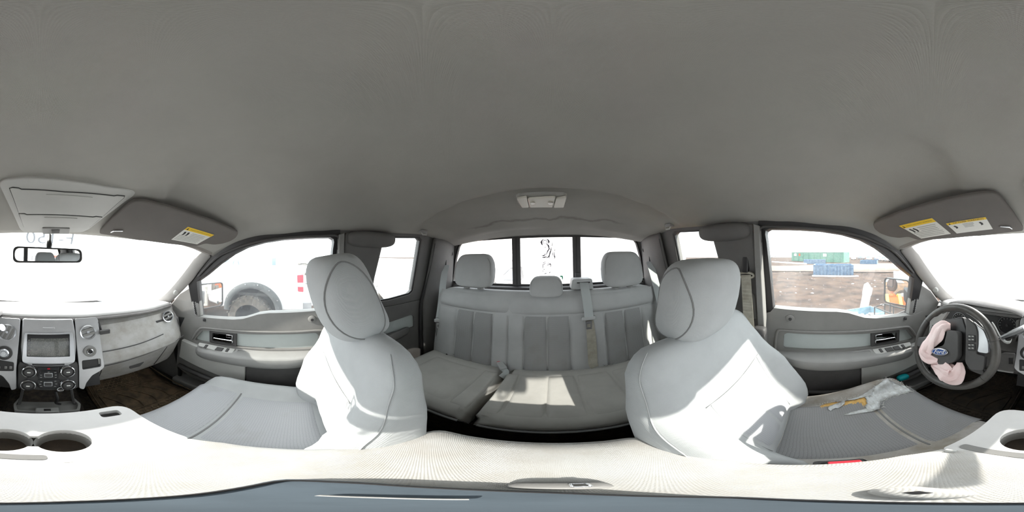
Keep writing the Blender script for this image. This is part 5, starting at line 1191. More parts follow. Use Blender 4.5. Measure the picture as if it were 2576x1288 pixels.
# ================================================================ the yard outside
GN = cab_ray(1288, 0)                       # the yard is level, the truck leans a degree
GK = GN.dot(Vector((0, 0, -Z0)))
def gz(x, y): return (GK - GN.x * x - GN.y * y) / GN.z
def GP(u, v): return PP(u, v, GN, GK)
def G(x, y, h=0.0): return Vector((x, y, gz(x, y) + h))
d4 = crop(1920, 590, 400 / 2342); p7 = crop(470, 600, 330 / 1848); b7 = crop(1130, 580, 500 / 2576)
mb = MB(); R_ = 220
def gpt(u, v):
    a = 2 * math.pi * u; r = .2 + R_ * v ** 2.2; x, y = r * math.cos(a), r * math.sin(a)
    h = .05 * math.sin(x * 1.3 + 2 * math.sin(y * .9)) * math.sin(y * 1.7) * min(1, max(0, (r - 2.5) / 4)) * math.exp(-r / 40)
    return G(x, y, h)
mb.grid(gpt, 96, 70); o = mb.build('ground', 'ground', smooth=80, base=(0, 0, -Z0)); tag(o, 'brown churned dirt yard stretching out beyond the cab', 'ground', kind='structure')
# paler driven lane across the yard
la, lb = [GP(*d4(x, y)) for x, y in ((-400, 545), (400, 548), (1000, 556), (1700, 566), (2400, 556))], [GP(*d4(x, y)) for x, y in ((-400, 455), (400, 470), (1000, 440), (1700, 430), (2400, 432))]
mb = MB(); mb.loft([[G(p.x, p.y, .055) for p in (a, a.lerp(b_, .33), a.lerp(b_, .66), b_)] for a, b_ in zip(la, lb)], cyc=False)
o = mb.build('road', 'ground_pale', smooth=60); tag(o, 'pale driven lane of dry dirt beyond the blue bin', 'lane', kind='structure')
m_ = o.modifiers.new('s', 'SOLIDIFY'); m_.thickness = .05
# snow and litter scraps
def scrap(c, r, seed, h=.05):
    q = random.Random(seed); n = 9; lo = [G(c.x + r * q.uniform(.6, 1.2) * math.cos(2 * math.pi * k / n), c.y + r * q.uniform(.6, 1.2) * math.sin(2 * math.pi * k / n), -.02) for k in range(n)]
    ctr = sum(lo, Vector()) / n; return MB().loft([lo, [p.lerp(ctr, .35) + Vector((0, 0, h * q.uniform(.6, 1.2))) for p in lo], [p.lerp(ctr, .8) + Vector((0, 0, h * 1.3)) for p in lo]])
sc_ = MB()
q = random.Random(4)
for k in range(42):
    u = q.uniform(120, 1900); v = q.choice([q.uniform(640, 800), q.uniform(640, 1080), q.uniform(900, 1060)]); p = GP(*d4(u, v)); s1 = scrap(p, q.uniform(.015, .06) * (1 + p.length / 14), k, q.uniform(.01, .025)); sc_.add(s1.v, s1.f)
o = sc_.build('snow_scraps', 'snow', smooth=50); tag(o, 'scattered white snow and litter scraps on the dirt beside the driver door', 'snow', kind='stuff')
for (u0, v0, u1, v1, w, lab) in ((720, 612, 1400, 618, .5, 'snow rim banked along the foot of the near blue bin'), (130, 405, 640, 440, 1.4, 'long snow bank in front of the green dumpster')):
    a, b_ = GP(*d4(u0, v0)), GP(*d4(u1, v1)); mb = MB(); rings = []
    for i in range(15):
        p = a.lerp(b_, i / 14); ww = w * (.5 + .5 * math.sin(math.pi * (i + .3) / 14.6)) * q.uniform(.7, 1.2); rings.append([G(p.x + dx * ww, p.y, hh * w * .35) for dx, hh in ((-.6, -.1), (-.3, .35), (.0, .5), (.3, .3), (.6, -.1))])
    o = mb.loft(rings, cyc=True).build('snow_bank', 'snow', smooth=60, base=a); tag(o, lab, 'snow bank')
# added white sheet over the far side of the yard, beyond the parked white truck and behind the cab
mb = MB(); mb.loft([[G(x, y, .10 * math.sin(x * .7 + y) * math.sin(y * .4) + .12) for x, y in ((xa, y0) for y0 in [-60 + 6 * k for k in range(21)])] for xa in (-5.3, -7, -10, -15, -25, -45, -90, -160)], cyc=False)
o = mb.build('pale_field', 'snow', smooth=80); tag(o, 'broad white cover on the yard beyond the parked white truck', 'snow', kind='structure')
m_ = o.modifiers.new('s', 'SOLIDIFY'); m_.thickness = .25; m_.offset = -1 if o.data.polygons[0].normal.z > 0 else 1
tl_ = thing('added_trailer', G(5.2, 9.5), 'added white box trailer whitening the back window view on the driver side', 'trailer')  # invented trailer: its sunlit side makes the right back pane glare white
b0 = G(5.2, 9.6)
MB().box(b0 + Vector((0, 0, 1.55)), (8.0, 2.2, 2.1)).build('trailer_box', 'truck_white', tl_, bevel=.04)
MB().box(b0 + Vector((0, -1.02, .42)), (8.0, .10, .22)).build('side_skirt', 'truck_white', tl_, bevel=.02)
for x in (-2.6, -1.7, 2.6): 
    w_ = MB().lathe([(.25, -.14), (.46, -.14), (.5, -.08), (.5, .08), (.46, .14), (.25, .14)], b0 + Vector((x, -.85, .5)), (0, 1, 0), 24).build('trailer_wheel', 'tyre', tl_, smooth=40)
    MB().lathe([(.25, -.141), (.2, -.08), (0, -.08)], b0 + Vector((x, -.85, .5)), (0, 1, 0), 20).build('hub', 'bezel_silver', w_)
# ---- steel bins
def steel_box(name, bl, br, top, depth, mat, label, cat, ribs=0, group=None):
    a, b_ = GP(*d4(*bl)), GP(*d4(*br)); along = (b_ - a); along.z = 0; L_ = along.length; ax = along.normalized(); ay = Vector((0, 0, 1)).cross(ax); ay = ay if ay.x > 0 else -ay
    dist = a.lerp(b_, .5).length; tp = PP(*d4(*top), ay, ay.dot(a.lerp(b_, .5))); H = tp.z - gz(tp.x, tp.y)
    t_ = thing(name, a.lerp(b_, .5) + ay * depth / 2, label, cat, group); base = gz(*(a.lerp(b_, .5)).xy) - .02
    def pt(x, y, z): p = a + ax * x + ay * y; return Vector((p.x, p.y, base + z))
    th = max(.06, H * .04)
    walls = MB().plate([pt(0, 0, 0), pt(L_, 0, 0), pt(L_, depth, 0), pt(0, depth, 0)], (0, 0, H), [[pt(th, th, 0), pt(L_ - th, th, 0), pt(L_ - th, depth - th, 0), pt(th, depth - th, 0)]]).build('bin_wall', mat, t_, smooth=0)
    MB().plate([pt(0, 0, .02), pt(L_, 0, .02), pt(L_, depth, .02), pt(0, depth, .02)], (0, 0, th)).build('bin_floor', mat, t_, smooth=0)
    MB().tube([pt(0, 0, H), pt(L_, 0, H), pt(L_, depth, H), pt(0, depth, H)], th * .6, 6, closed=True).build('top_rail', mat, t_)
    for k in range(ribs): MB().box(pt(L_ * (k + .5) / ribs, -.03, H * .48), (.10, .10, H * .9), Matrix.Rotation(math.atan2(ax.y, ax.x), 3, 'Z')).build('rib', mat, t_)
    return t_, pt, L_, H
steel_box('steel_bin', (735, 600), (1330, 598), (1000, 452), 1.8, 'blue_steel', 'near blue steel bin with ribbed side standing on the brown dirt', 'bin', 12, 'blue bins')
steel_box('steel_bin', (595, 432), (920, 432), (760, 372), 2.2, 'blue_steel', 'faded blue steel bin directly in front of the green dumpster', 'bin', 9, 'blue bins')
steel_box('steel_bin', (1425, 442), (1675, 444), (1550, 381), 2.2, 'blue_steel', 'blue steel bin in front of the far row of cars', 'bin', 8, 'blue bins')
gd, gpt_, gL, gH = steel_box('dumpster', (418, 392), (1185, 415), (800, 262), 3.0, 'green_steel', 'long green dumpster with pasted notices behind the blue bins', 'dumpster', 0)
for k in range(9): MB().box(gpt_(gL * (k + .5) / 9, -.05, gH * .5), (.16, .14, gH * .92)).build('rib', 'green_steel', gd)
for x, w, mt in ((.07, .06, 'label_white'), (.18, .035, 'orange'), (.67, .06, 'label_white')):
    MB().plate([gpt_(gL * x, -.14, gH * .60), gpt_(gL * (x + w), -.14, gH * .60), gpt_(gL * (x + w), -.14, gH * .88), gpt_(gL * x, -.14, gH * .88)], (.02, 0, 0)).build('notice', mt, gd)
# ---- cars
def car(name, base, rz_, mat, label, group=None, kind='sedan', scale=1.0, roll=0, pitch=0, cat='car'):
    c = thing(name, base, label, cat, group); c.rotation_euler = (pitch, roll, rz_); c.scale = (scale,) * 3
    B0 = BASE[c.name]
    def bl(mb, n_, mt, par=None, **k): mb.v = [p + B0 for p in mb.v]; return mb.build(n_, mt, par or c, **k)
    if kind == 'pickup':
        low = [(-2.6, .45), (-2.62, .95), (-1.5, 1.05), (-1.45, 1.05), (2.65, 1.02), (2.7, .45)]; cab = ((-1.35, 1.02), (-.75, 1.72), (.75, 1.76), (1.0, 1.02)); wl = (-1.75, 1.65)
    elif kind == 'suv':
        low = [(-2.2, .4), (-2.22, .85), (-1.3, 1.0), (2.15, 1.0), (2.2, .4)]; cab = ((-1.25, .98), (-.65, 1.62), (1.75, 1.62), (2.1, .98)); wl = (-1.4, 1.4)
    else:
        low = [(-2.2, .32), (-2.25, .70), (-1.1, .88), (1.6, .90), (2.2, .82), (2.2, .32)]; cab = ((-1.15, .86), (-.35, 1.38), (.85, 1.38), (1.65, .88)); wl = (-1.4, 1.35)
    W_ = .88
    body = bl(MB().plate([Vector((-W_, y, z)) for y, z in low], (2 * W_, 0, 0)), 'body', mat, smooth=40, bevel=.09, seg=3)
    ca, cb_, cc, cd = cab; n = .14
    ring = lambda i: [Vector((sx_ * (W_ - .05 if z < 1.1 else W_ - .05 - n), y, z)) for y, z, sx_ in i]
    bl(MB().loft([[Vector((x, y, z)) for x, y in ((-W_ + .05 + k, y0), (W_ - .05 - k, y0), (W_ - .05 - k, y1), (-W_ + .05 + k, y1))] for (y0, y1, z, k) in ((ca[0], cd[0], ca[1], 0), (cb_[0], cc[0], cb_[1], n))]), 'cabin', mat, smooth=40, bevel=.05)
    def side(sx_, t0, t1, z0, z1):
        H_ = cb_[1] - ca[1]
        def P(t, zz): k = (zz - ca[1]) / H_; y = lerp(lerp(ca[0], cb_[0], k), lerp(cd[0], cc[0], k), t); return Vector((sx_ * (W_ - .045 - n * k), y, zz))
        return [P(t0, z0), P(t1, z0), P(t1, z1), P(t0, z1)]
    za, zb2 = ca[1] + .06, cb_[1] - .07
    for sx_ in (-1, 1):
        for t0, t1 in ((.07, .48), (.52, .93)): bl(MB().plate(side(sx_, t0, t1, za, zb2), (sx_ * .012, 0, 0)), 'side_window', 'far_glass', smooth=0)
    for ya, yb_, sg in ((ca[0], cb_[0], -1), (cd[0], cc[0], 1)):
        H_ = cb_[1] - ca[1]; q_ = [Vector((sx_ * (W_ - .14 - n * k), lerp(ya, yb_, k) + sg * .012, ca[1] + H_ * k)) for sx_, k in ((-1, .1), (1, .1), (1, .88), (-1, .88))]
        bl(MB().plate(q_, (0, sg * .01, .005)), 'windscreen' if sg < 0 else 'rear_window', 'far_glass', smooth=0)
    for y in wl:
        for sx_ in (-1, 1):
            r = .34 if kind == 'sedan' else .40
            w_ = bl(MB().lathe([(r * .62, -.10), (r * .95, -.10), (r, -.06), (r, .06), (r * .95, .10), (r * .62, .10)], Vector((sx_ * (W_ - .10), y, r)), (1, 0, 0), 22), 'wheel', 'tyre', smooth=40)
            bl(MB().lathe([(r * .62, .101), (r * .5, .06), (r * .2, .09), (0, .09)] if sx_ > 0 else [(r * .62, -.101), (r * .5, -.06), (r * .2, -.09), (0, -.09)], Vector((sx_ * (W_ - .10), y, r)), (1, 0, 0), 18), 'hub', 'bezel_silver', w_, smooth=40)
    for sx_ in (-.68, .68):
        y0 = low[1][0]; bl(MB().box((sx_, y0 + .02, .68 if kind == 'sedan' else .85), (.30, .06, .14)), 'headlamp', 'tail_clear', bevel=.02)
        y1 = low[-2][0]; bl(MB().box((sx_ * 1.08, y1 - .01, .70 if kind == 'sedan' else .85), (.20, .06, .18)), 'tail_lamp', 'tail_red', bevel=.02)
    return c
def on_ground(u, v): p = GP(*d4(u, v)); return G(p.x, p.y)
car('pickup', on_ground(150, 345), rad(2), 'wreck_white', 'white wrecked pickup tipped nose up left of the green dumpster', None, 'pickup', 1.0, 0, rad(-14), 'pickup')
tilt = bpy.data.objects['pickup']; tilt.location.z += .35
far = [(1330, 372, 'white', 'sedan', 'wreck_white', 'white sedan first in the far row, nearest the green dumpster'), (1440, 366, 'grey', 'suv', 'wreck_grey', 'grey wreck second in the far row of cars'), (1560, 378, 'white', 'suv', 'wreck_white', 'white van-like wreck behind the far blue bin'), (1680, 384, 'blue', 'sedan', 'wreck_blue', 'bluish wreck fourth in the far row of cars'), (1790, 392, 'white', 'sedan', 'wreck_white', 'white crushed sedan fifth in the far row, near the windscreen pillar'), (1900, 402, 'grey', 'sedan', 'wreck_grey', 'grey sedan last in the far row behind the windscreen pillar')]
for i, (u, v, cn, kd, mt, lab) in enumerate(far): car('wrecked_car', on_ground(u, v), rad(80 + 25 * math.sin(i * 2.1)), mt, lab, 'far row of wrecked cars', kd)
for i, (u, v, lab) in enumerate(((1230, 330, 'distant blue-grey truck far behind the green dumpster'), (1500, 322, 'distant grey wreck far behind the row of cars'), (1750, 318, 'distant pale wreck on the horizon by the windscreen pillar'))):
    p = PP(*d4(u, v + 18), (1, 0, 0), 75); car('distant_car', G(p.x + 20, p.y * 1.2), rad(70 + i * 30), ('wreck_blue', 'wreck_grey', 'wreck_white')[i], lab, 'distant vehicles', 'suv')
# ---- tray of scrap with a white pipe, close to the driver's door
ct = thing('parts_crate', GP(*d4(1560, 1150)), 'pale blue plastic crate of scrap on a metal rack near driver window', 'crate')
zc_ = -1.18
co = [PZ(*d4(*p), zc_ - .0) for p in ((1130, 1120), (1530, 1225), (1790, 1130), (1580, 1050))]
ctr = sum(co, Vector()) / 4; ci = [p.lerp(ctr, .06) for p in co]
MB().plate(co, (0, 0, -.20), [ci]).build('crate_wall', 'crate_blue', ct, smooth=0); MB().plate([p - Vector((0, 0, .18)) for p in co], (0, 0, -.02)).build('crate_floor', 'crate_blue', ct, smooth=0)
for k in range(7): MB().box(ctr + Vector((random.uniform(-.25, .25), random.uniform(-.25, .25), -.10)), (.25, .06, .05), Matrix.Rotation(random.uniform(0, 3), 3, 'Z')).build('scrap_piece', 'crate_blue' if k % 2 else 'wreck_white', ct)
for p in co: MB().tube([p - Vector((0, 0, .2)), G(p.x, p.y)], .02, 6).build('rack_leg', 'plastic_dark', ct)
rk = thing('metal_rack', GP(*d4(1950, 1150)), 'thin dark metal rack below the driver side door mirror', 'rack')
rp_ = [PZ(*d4(*p), -1.02) for p in ((1640, 1065), (1790, 1020), (2130, 1110), (1930, 1185))]
MB().tube(rp_, .015, 6, closed=True).build('rack_rail', 'plastic_dark', rk)
for p in rp_: MB().tube([p, G(p.x, p.y)], .014, 6).build('rack_leg', 'plastic_dark', rk)
for u in (1870, 1920): p = PZ(*d4(u, 1050), -1.02); MB().tube([p + Vector((0, 0, .1)), G(p.x, p.y)], .012, 6).build('rack_bar', 'plastic_dark', rk)
wpp = thing('pipe', G(3.9, -1.4), 'white plastic pipe standing up out of the blue crate', 'pipe')
a, b_ = PX(*d4(1455, 1215), 3.85), PX(*d4(1530, 850), 3.85)
MB().tube([a, a.lerp(b_, .5), b_], .105, 20).build('pipe_length', 'pipe', wpp, smooth=50)
c_ = PX(*d4(1545, 800), 3.85); MB().tube([b_ - (b_ - a).normalized() * .06, b_, b_ + (b_ - a).normalized() * .10, b_ + (b_ - a).normalized() * .16, b_ + (b_ - a).normalized() * .17 + Vector((0, -.02, 0))], [.118, .122, .122, .118, .10], 24).build('pipe_collar', 'truck_white', wpp, smooth=50)
# white vehicle seen past the driver's mirror
car('van', G(6.0, -6.2), rad(195), 'wreck_white', 'white vehicle parked ahead beyond the driver side mirror', None, 'suv', 1.1, cat='van')

# ---- white pickup parked alongside, passenger side
XT = -3.05
tk = thing('parked_pickup', G(XT - .9, -1.0), 'big white pickup parked alongside beyond the passenger window with grey fender flare', 'pickup')
def TX(x, y, off=0.0): p = PX(*p7(x, y), XT); return Vector((XT + off, p.y, p.z))
railz = -.19
arch = []
cy_a, cz_a, ra = -.84, -1.02, .52
for k in range(21):
    a = math.pi * k / 20; arch.append((cy_a - ra * math.cos(a) * 1.04, cz_a + ra * math.sin(a)))
side = [Vector((XT, .14, railz)), Vector((XT, .14, -1.0))] + [Vector((XT, y, z)) for y, z in reversed(arch)] + [Vector((XT, -1.95, -1.10)), Vector((XT, -1.95, railz - .02))]
MB().plate(side, (-.10, 0, 0)).build('bed_side', 'truck_white', tk, smooth=30, bevel=.03)
MB().plate([Vector((XT - 1.75, y, z)) for y, z in ((.14, railz), (.14, -1.0), (-1.95, -1.0), (-1.95, railz))], (-.08, 0, 0)).build('bed_side', 'truck_white', tk, smooth=30)
MB().box((XT - .92, -.9, -.72), (1.7, 2.0, .06)).build('bed_floor', 'plastic_dark', tk)
MB().box((XT - .92, .11, -.60), (1.76, .06, .80)).build('tailgate', 'truck_white', tk, bevel=.02)
MB().tube([Vector((XT - .05, .14, railz + .01)), Vector((XT - .05, -1.95, railz - .01))], .035, 8).build('bed_rail', 'wreck_white', tk)
fl = MB(); rings = []
for k in range(25):
    a = math.pi * (k - .6) / 23; ro, ri_ = ra + .045, ra - .075
    rings.append([Vector((XT + ox_, cy_a - r * math.cos(a) * 1.04, cz_a + r * math.sin(a))) for r, ox_ in ((ro, .0), (ro, .05), (lerp(ro, ri_, .6), .085), (ri_, .07), (ri_, -.06))])
flr = fl.loft(rings).build('fender_flare', 'flare', tk, smooth=50)
for k in range(6):
    a = math.pi * (k + 1) / 7; MB().lathe([(.016, 0), (.014, .012), (0, .014)], Vector((XT + .065, cy_a - (ra + .01) * math.cos(a) * 1.04, cz_a + (ra + .01) * math.sin(a))), (1, 0, 0), 10).build('flare_bolt', 'bezel_silver', flr)
MB().loft([[Vector((x, cy_a - (ra - .02) * math.cos(a) * 1.02, cz_a + (ra - .02) * math.sin(a))) for a in [math.pi * k / 16 for k in range(17)]] for x in (XT - .02, XT - .60)], cyc=False).build('wheel_well', 'black', tk)
MB().box((XT - .60, cy_a, cz_a + .05), (.04, 1.1, .9)).build('frame_rail', 'black', tk)
wc_ = Vector((XT - .08, -.90, gz(XT, -.9) + .44))
wh = MB().lathe([(.26, -.14), (.40, -.14), (.44, -.09), (.445, .09), (.405, .14), (.27, .15)], wc_, (1, 0, 0), 40).build('rear_wheel', 'tyre', tk, smooth=40)
for k in range(40):
    a = 2 * math.pi * k / 40; MB().box(wc_ + Vector((.06 * (1 if k % 2 else -1) + .06, .440 * math.cos(a), .440 * math.sin(a))), (.10, .035, .026), Matrix.Rotation(a - math.pi / 2, 3, 'X')).build('tread_block', 'tyre', wh)
MB().lathe([(.27, .15), (.25, .06), (.12, .08), (.11, .14), (.0, .14)], wc_, (1, 0, 0), 28).build('hub', 'wreck_grey', wh, smooth=40)
for k in range(6): a = 2 * math.pi * k / 6; MB().sellip(wc_ + Vector((.10, .19 * math.cos(a), .19 * math.sin(a))), (.03, .045, .045), None, .7, .9, 12, 8).build('hub_hole', 'bezel_silver', wh)
MB().tube([Vector((XT - .3, -1.22, -.80)), Vector((XT - .1, -1.12, -1.05))], .018, 8).build('shock_absorber', 'wreck_white', tk)
tl = MB().plate(rnd([Vector((XT + .004, y, z)) for y, z in ((.02, -.30), (.145, -.29), (.145, -.635), (.035, -.625))], .02), (-.06, 0, 0)).build('tail_lamp', 'tail_red', tk, smooth=30, bevel=.01)
MB().plate(rnd([Vector((XT + .010, y, z)) for y, z in ((.032, -.45), (.146, -.45), (.146, -.53), (.034, -.525))], .008), (-.04, 0, 0)).build('reverse_lamp', 'tail_clear', tl, smooth=30)
MB().plate(rnd([Vector((XT - .02, y, z)) for y, z in ((.04, -.86), (.30, -.84), (.30, -1.02), (.02, -1.03))], .02), (-1.75, 0, 0)).build('rear_bumper', 'wreck_grey', tk, smooth=30, bevel=.02)
cabp = [(-1.98, -1.1), (-1.98, .12), (-2.05, .28), (-3.3, .32), (-3.9, -.15), (-5.2, -.25), (-5.45, -.45), (-5.45, -1.15)]
MB().plate([Vector((XT - .02, y, z)) for y, z in cabp], (-1.8, 0, 0)).build('cab_body', 'truck_white', tk, smooth=30, bevel=.06, seg=3)
MB().plate([Vector((XT - .015, y, z)) for y, z in ((-2.15, -.16), (-2.15, .20), (-3.25, .22), (-3.62, -.14))], (.006, 0, 0)).build('door_window', 'far_glass', tk, smooth=0)
MB().plate([Vector((XT - .3, -1.975, -.10)), Vector((XT - 1.5, -1.975, -.10)), Vector((XT - 1.45, -1.99, .18)), Vector((XT - .35, -1.99, .18))], (0, .006, 0)).build('rear_window', 'far_glass', tk)
fwc = Vector((XT - .10, -4.5, gz(XT, -4.5) + .44)); MB().lathe([(.0, -.14), (.40, -.14), (.44, -.09), (.44, .09), (.40, .14), (.27, .15), (.0, .08)], fwc, (1, 0, 0), 32).build('front_wheel', 'tyre', tk, smooth=40)
# things beyond that truck
def far_px(x, y, X_): return PX(*p7(x, y), X_)
e = thing('equipment_box', far_px(1210, 345, -8.0) + Vector((0, 0, -1.3)), 'blue-grey equipment cabinet beyond the white truck bed', 'cabinet')
a, b_ = far_px(1195, 360, -8.0), far_px(1252, 272, -8.0)
MB().plate([Vector((-8, y, z)) for y, z in ((a.y, gz(-8, a.y)), (b_.y, gz(-8, a.y)), (b_.y, b_.z), (a.y, b_.z))], (-.6, 0, 0)).build('cabinet_body', 'wreck_blue', e, bevel=.02)
MB().tube([Vector((-7.9, a.y - .12, gz(-8, a.y))), Vector((-7.9, a.y - .12, b_.z - .05))], .07, 10).build('gas_bottle', 'wreck_white', e)
po = MB().tube([G(-8, far_px(1338, 350, -8).y), far_px(1340, 240, -8)], .02, 8).build('post', 'wreck_grey', base=G(-8, far_px(1338, 350, -8).y)); tag(po, 'thin grey post standing beyond the white truck bed', 'post')
car('wrecked_car', G(-11, -4.9), rad(85), 'wreck_blue', 'low bluish wreck beyond the front of the white truck bed', 'wrecks beyond the white truck', 'sedan', 1.0)
car('wrecked_car', G(-12, 1.9), rad(100), 'wreck_white', 'pale wreck with open hood beyond the white truck tail lamp', 'wrecks beyond the white truck', 'sedan', 1.12)
def heap(name, c, size, n, mat, label, seed, spread):
    q = random.Random(seed); t_ = thing(name, c, label, 'heap')
    for k in range(n):
        p = c + Vector((q.uniform(-1, 1) * spread[0], q.uniform(-1, 1) * spread[1], q.uniform(.1, 1) * spread[2])); r_ = Matrix.Rotation(q.uniform(0, 3), 3, 'Z') @ Matrix.Rotation(q.uniform(-1, 1), 3, 'X')
        pts = [p + r_ @ Vector((size * q.uniform(.4, 1.2) * math.cos(a), size * q.uniform(.3, .8) * math.sin(a), 0)) for a in [i * 2 * math.pi / 7 for i in range(7)]]
        MB().plate(pts, r_ @ Vector((0, 0, size * .18))).build('scrap_piece', mat[k % len(mat)], t_, smooth=0)
    return t_
heap('scrap_heap', far_px(1600, 360, -7.0) + Vector((0, 0, -1.35)), .26, 16, ('debris', 'wreck_white', 'wreck_grey'), 'jumbled heap of scrap parts above the white truck tail lamp', 11, (.4, .45, 1.45))
# ---- behind the cab: block wall, wreckage
wl = thing('wall_back_yard', G(-2.0, 7.2), 'pale concrete block wall behind the truck seen through the back window', 'wall', kind='structure')
MB().box((-2.6, 7.36, gz(0, 7) + 1.55), (7.6, .20, 3.1)).build('mortar_bed', 'mortar', wl)
bmesh_ = None
for r_ in range(15):
    for c_ in range(19):
        x = -6.2 + c_ * .41 + (.205 if r_ % 2 else 0)
        if x > 1.0: continue
        z = gz(0, 7) + .11 + r_ * .205
        if bmesh_ is None:
            o = MB().box((0, 0, 0), (.398, .10, .193)).build('block', 'block', wl, base=None); bmesh_ = o
        else: o = bmesh_.copy(); COL.objects.link(o); o.parent = wl
        o.location = Vector((x, 7.225 + random.uniform(-.006, .006), z)) - BASE[wl.name]
    # the first block's vertices were shifted to the wall's base: undo it once
    if r_ == 0:
        for v in bmesh_.data.vertices: v.co += BASE[wl.name]
wk = thing('crushed_wreck', G(-1.2, 4.2), 'dark crushed car wreck with a twisted beam behind the back window', 'wreck')
def BY(x, y, Y_): return PY(*b7(x, y), Y_)
MB().loft([[p + Vector((0, 0, .10)), p + Vector((0, .3, .06)), p + Vector((.02, .3, -.07)), p + Vector((.02, 0, -.09))] for p in (BY(600, 540, 4), BY(660, 535, 4), BY(720, 470, 4), BY(760, 440, 4), BY(810, 425, 4))]).build('twisted_beam', 'debris', wk, smooth=30)
MB().tube([BY(612, 545, 4), BY(605, 515, 4), BY(628, 492, 4)], .02, 6).build('beam_hook', 'debris', wk)
MB().loft([[a_ + Vector((0, 0, 0)), b__, b__ + Vector((0, 1.2, 0)), a_ + Vector((0, 1.2, 0))] for a_, b__ in ((BY(620, 700, 4), BY(640, 645, 4)), (BY(700, 700, 4), BY(700, 575, 4)), (BY(770, 700, 4), BY(775, 490, 4)), (BY(860, 700, 4), BY(850, 500, 4)))]).build('crushed_body', 'debris', wk, smooth=20)
MB().plate([BY(*p, 3.96) for p in ((600, 590), (690, 545), (770, 488), (780, 496), (715, 560), (610, 620))], (0, .05, 0)).build('bent_trim', 'wreck_white', wk, smooth=0)
MB().plate([BY(*p, 3.97) for p in ((705, 640), (720, 570), (780, 510), (830, 520), (835, 640))], (0, .03, 0)).build('broken_glass', 'far_glass', wk, smooth=0)
MB().box((-1.15, 4.6, (gz(0, 4) - .75) / 2 - .1), (1.2, 1.0, abs(gz(0, 4) + .75))).build('wreck_underbody', 'debris', wk, bevel=.05)
heap('scrap_heap', G(-.25, 5.6), .22, 14, ('debris', 'wreck_grey', 'wreck_white'), 'pale tangle of scrap left of the middle rear headrest', 21, (.35, .3, 1.2))
car('wrecked_car', G(2.6, 4.6), rad(95), 'rust', 'brown wrecked car low behind the back window to the driver side', 'wrecks behind the cab', 'sedan', .92)
car('wrecked_car', G(-3.9, 3.3), rad(70), 'wreck_white', 'pale wrecked car beyond the small rear passenger side window', 'wrecks behind the cab', 'sedan', .95)
# ---- our truck's own hood and door mirrors
hd = thing('truck_hood', (0, -1.9, -.62), 'dark grey hood of this truck ahead of the windscreen', 'hood')
MB().grid(lambda u, v: Vector((lerp(-.82, .82, u), lerp(-1.22 + .25 * abs(2 * u - 1) ** 2, -2.35, v), -.385 - .03 * v - .05 * abs(2 * u - 1) ** 3 - .25 * max(0, v - .9) * 4 * .3)), 20, 14).build('hood_panel', 'flare', hd, smooth=60)
MB().box((0, -1.75, -.75), (1.7, 1.2, .50)).build('engine_bay', 'black', hd, bevel=.03)
def door_mirror(s):
    who = 'driver' if s > 0 else 'passenger'
    c = Vector((s * 1.115, -.655, -.305)); n = Vector((-s * .43, .90, .02)).normalized(); q = n.to_track_quat('Y', 'Z').to_matrix()
    dm = thing('door_mirror', Vector((s * .90, -.62, -.45)), 'black door mirror outside the %s side front window' % who, 'mirror', 'door mirrors')
    w, h = .118, .105
    def R4(w, h, y, r=.03): return rnd([c + q @ Vector((x, y, z)) for x, z in ((-w, -h), (w, -h), (w, h), (-w, h))], r, 5)
    MB().loft([R4(w, h, 0), R4(w * 1.02, h * 1.02, -.02), R4(w * .9, h * .9, -.07), R4(w * .6, h * .6, -.10)]).build('mirror_shell', 'black', dm, smooth=50)
    MB().plate(R4(w, h, .0), n * .008, [R4(w * .93, h * .93, .0)]).build('mirror_rim', 'black', dm, smooth=30)
    MB().plate(R4(w * .94, h * .94, .001), n * .001).build('mirror_glass', 'mirror', dm)
    if s > 0:
        MB().tube([c + q @ Vector((x, .003, z)) for x, z in ((w * .93, h * .35), (w * .28, h * .35), (w * .28, h * .93))], .0025, 5).build('spotter_frame', 'black', dm)
    else:
        MB().lathe([(.026, .002), (.024, .006), (.020, .008), (0, .009)], c + q @ Vector((-w * .70, 0, -h * .62)) if False else c + q @ Vector((-w * .70, 0, -h * .62)), n, 20).build('spotter_mirror', 'mirror', dm, smooth=60)
    MB().loft([[p + Vector((0, dy, dz_)) for dy, dz_ in ((-.05, .05), (.02, .05), (.02, -.06), (-.05, -.06))] for p in (c + Vector((-s * .05, -.05, 0)), Vector((s * .86, -.63, -.33)))]).build('mirror_arm', 'black', dm, smooth=30, bevel=.01)
door_mirror(1); door_mirror(-1)
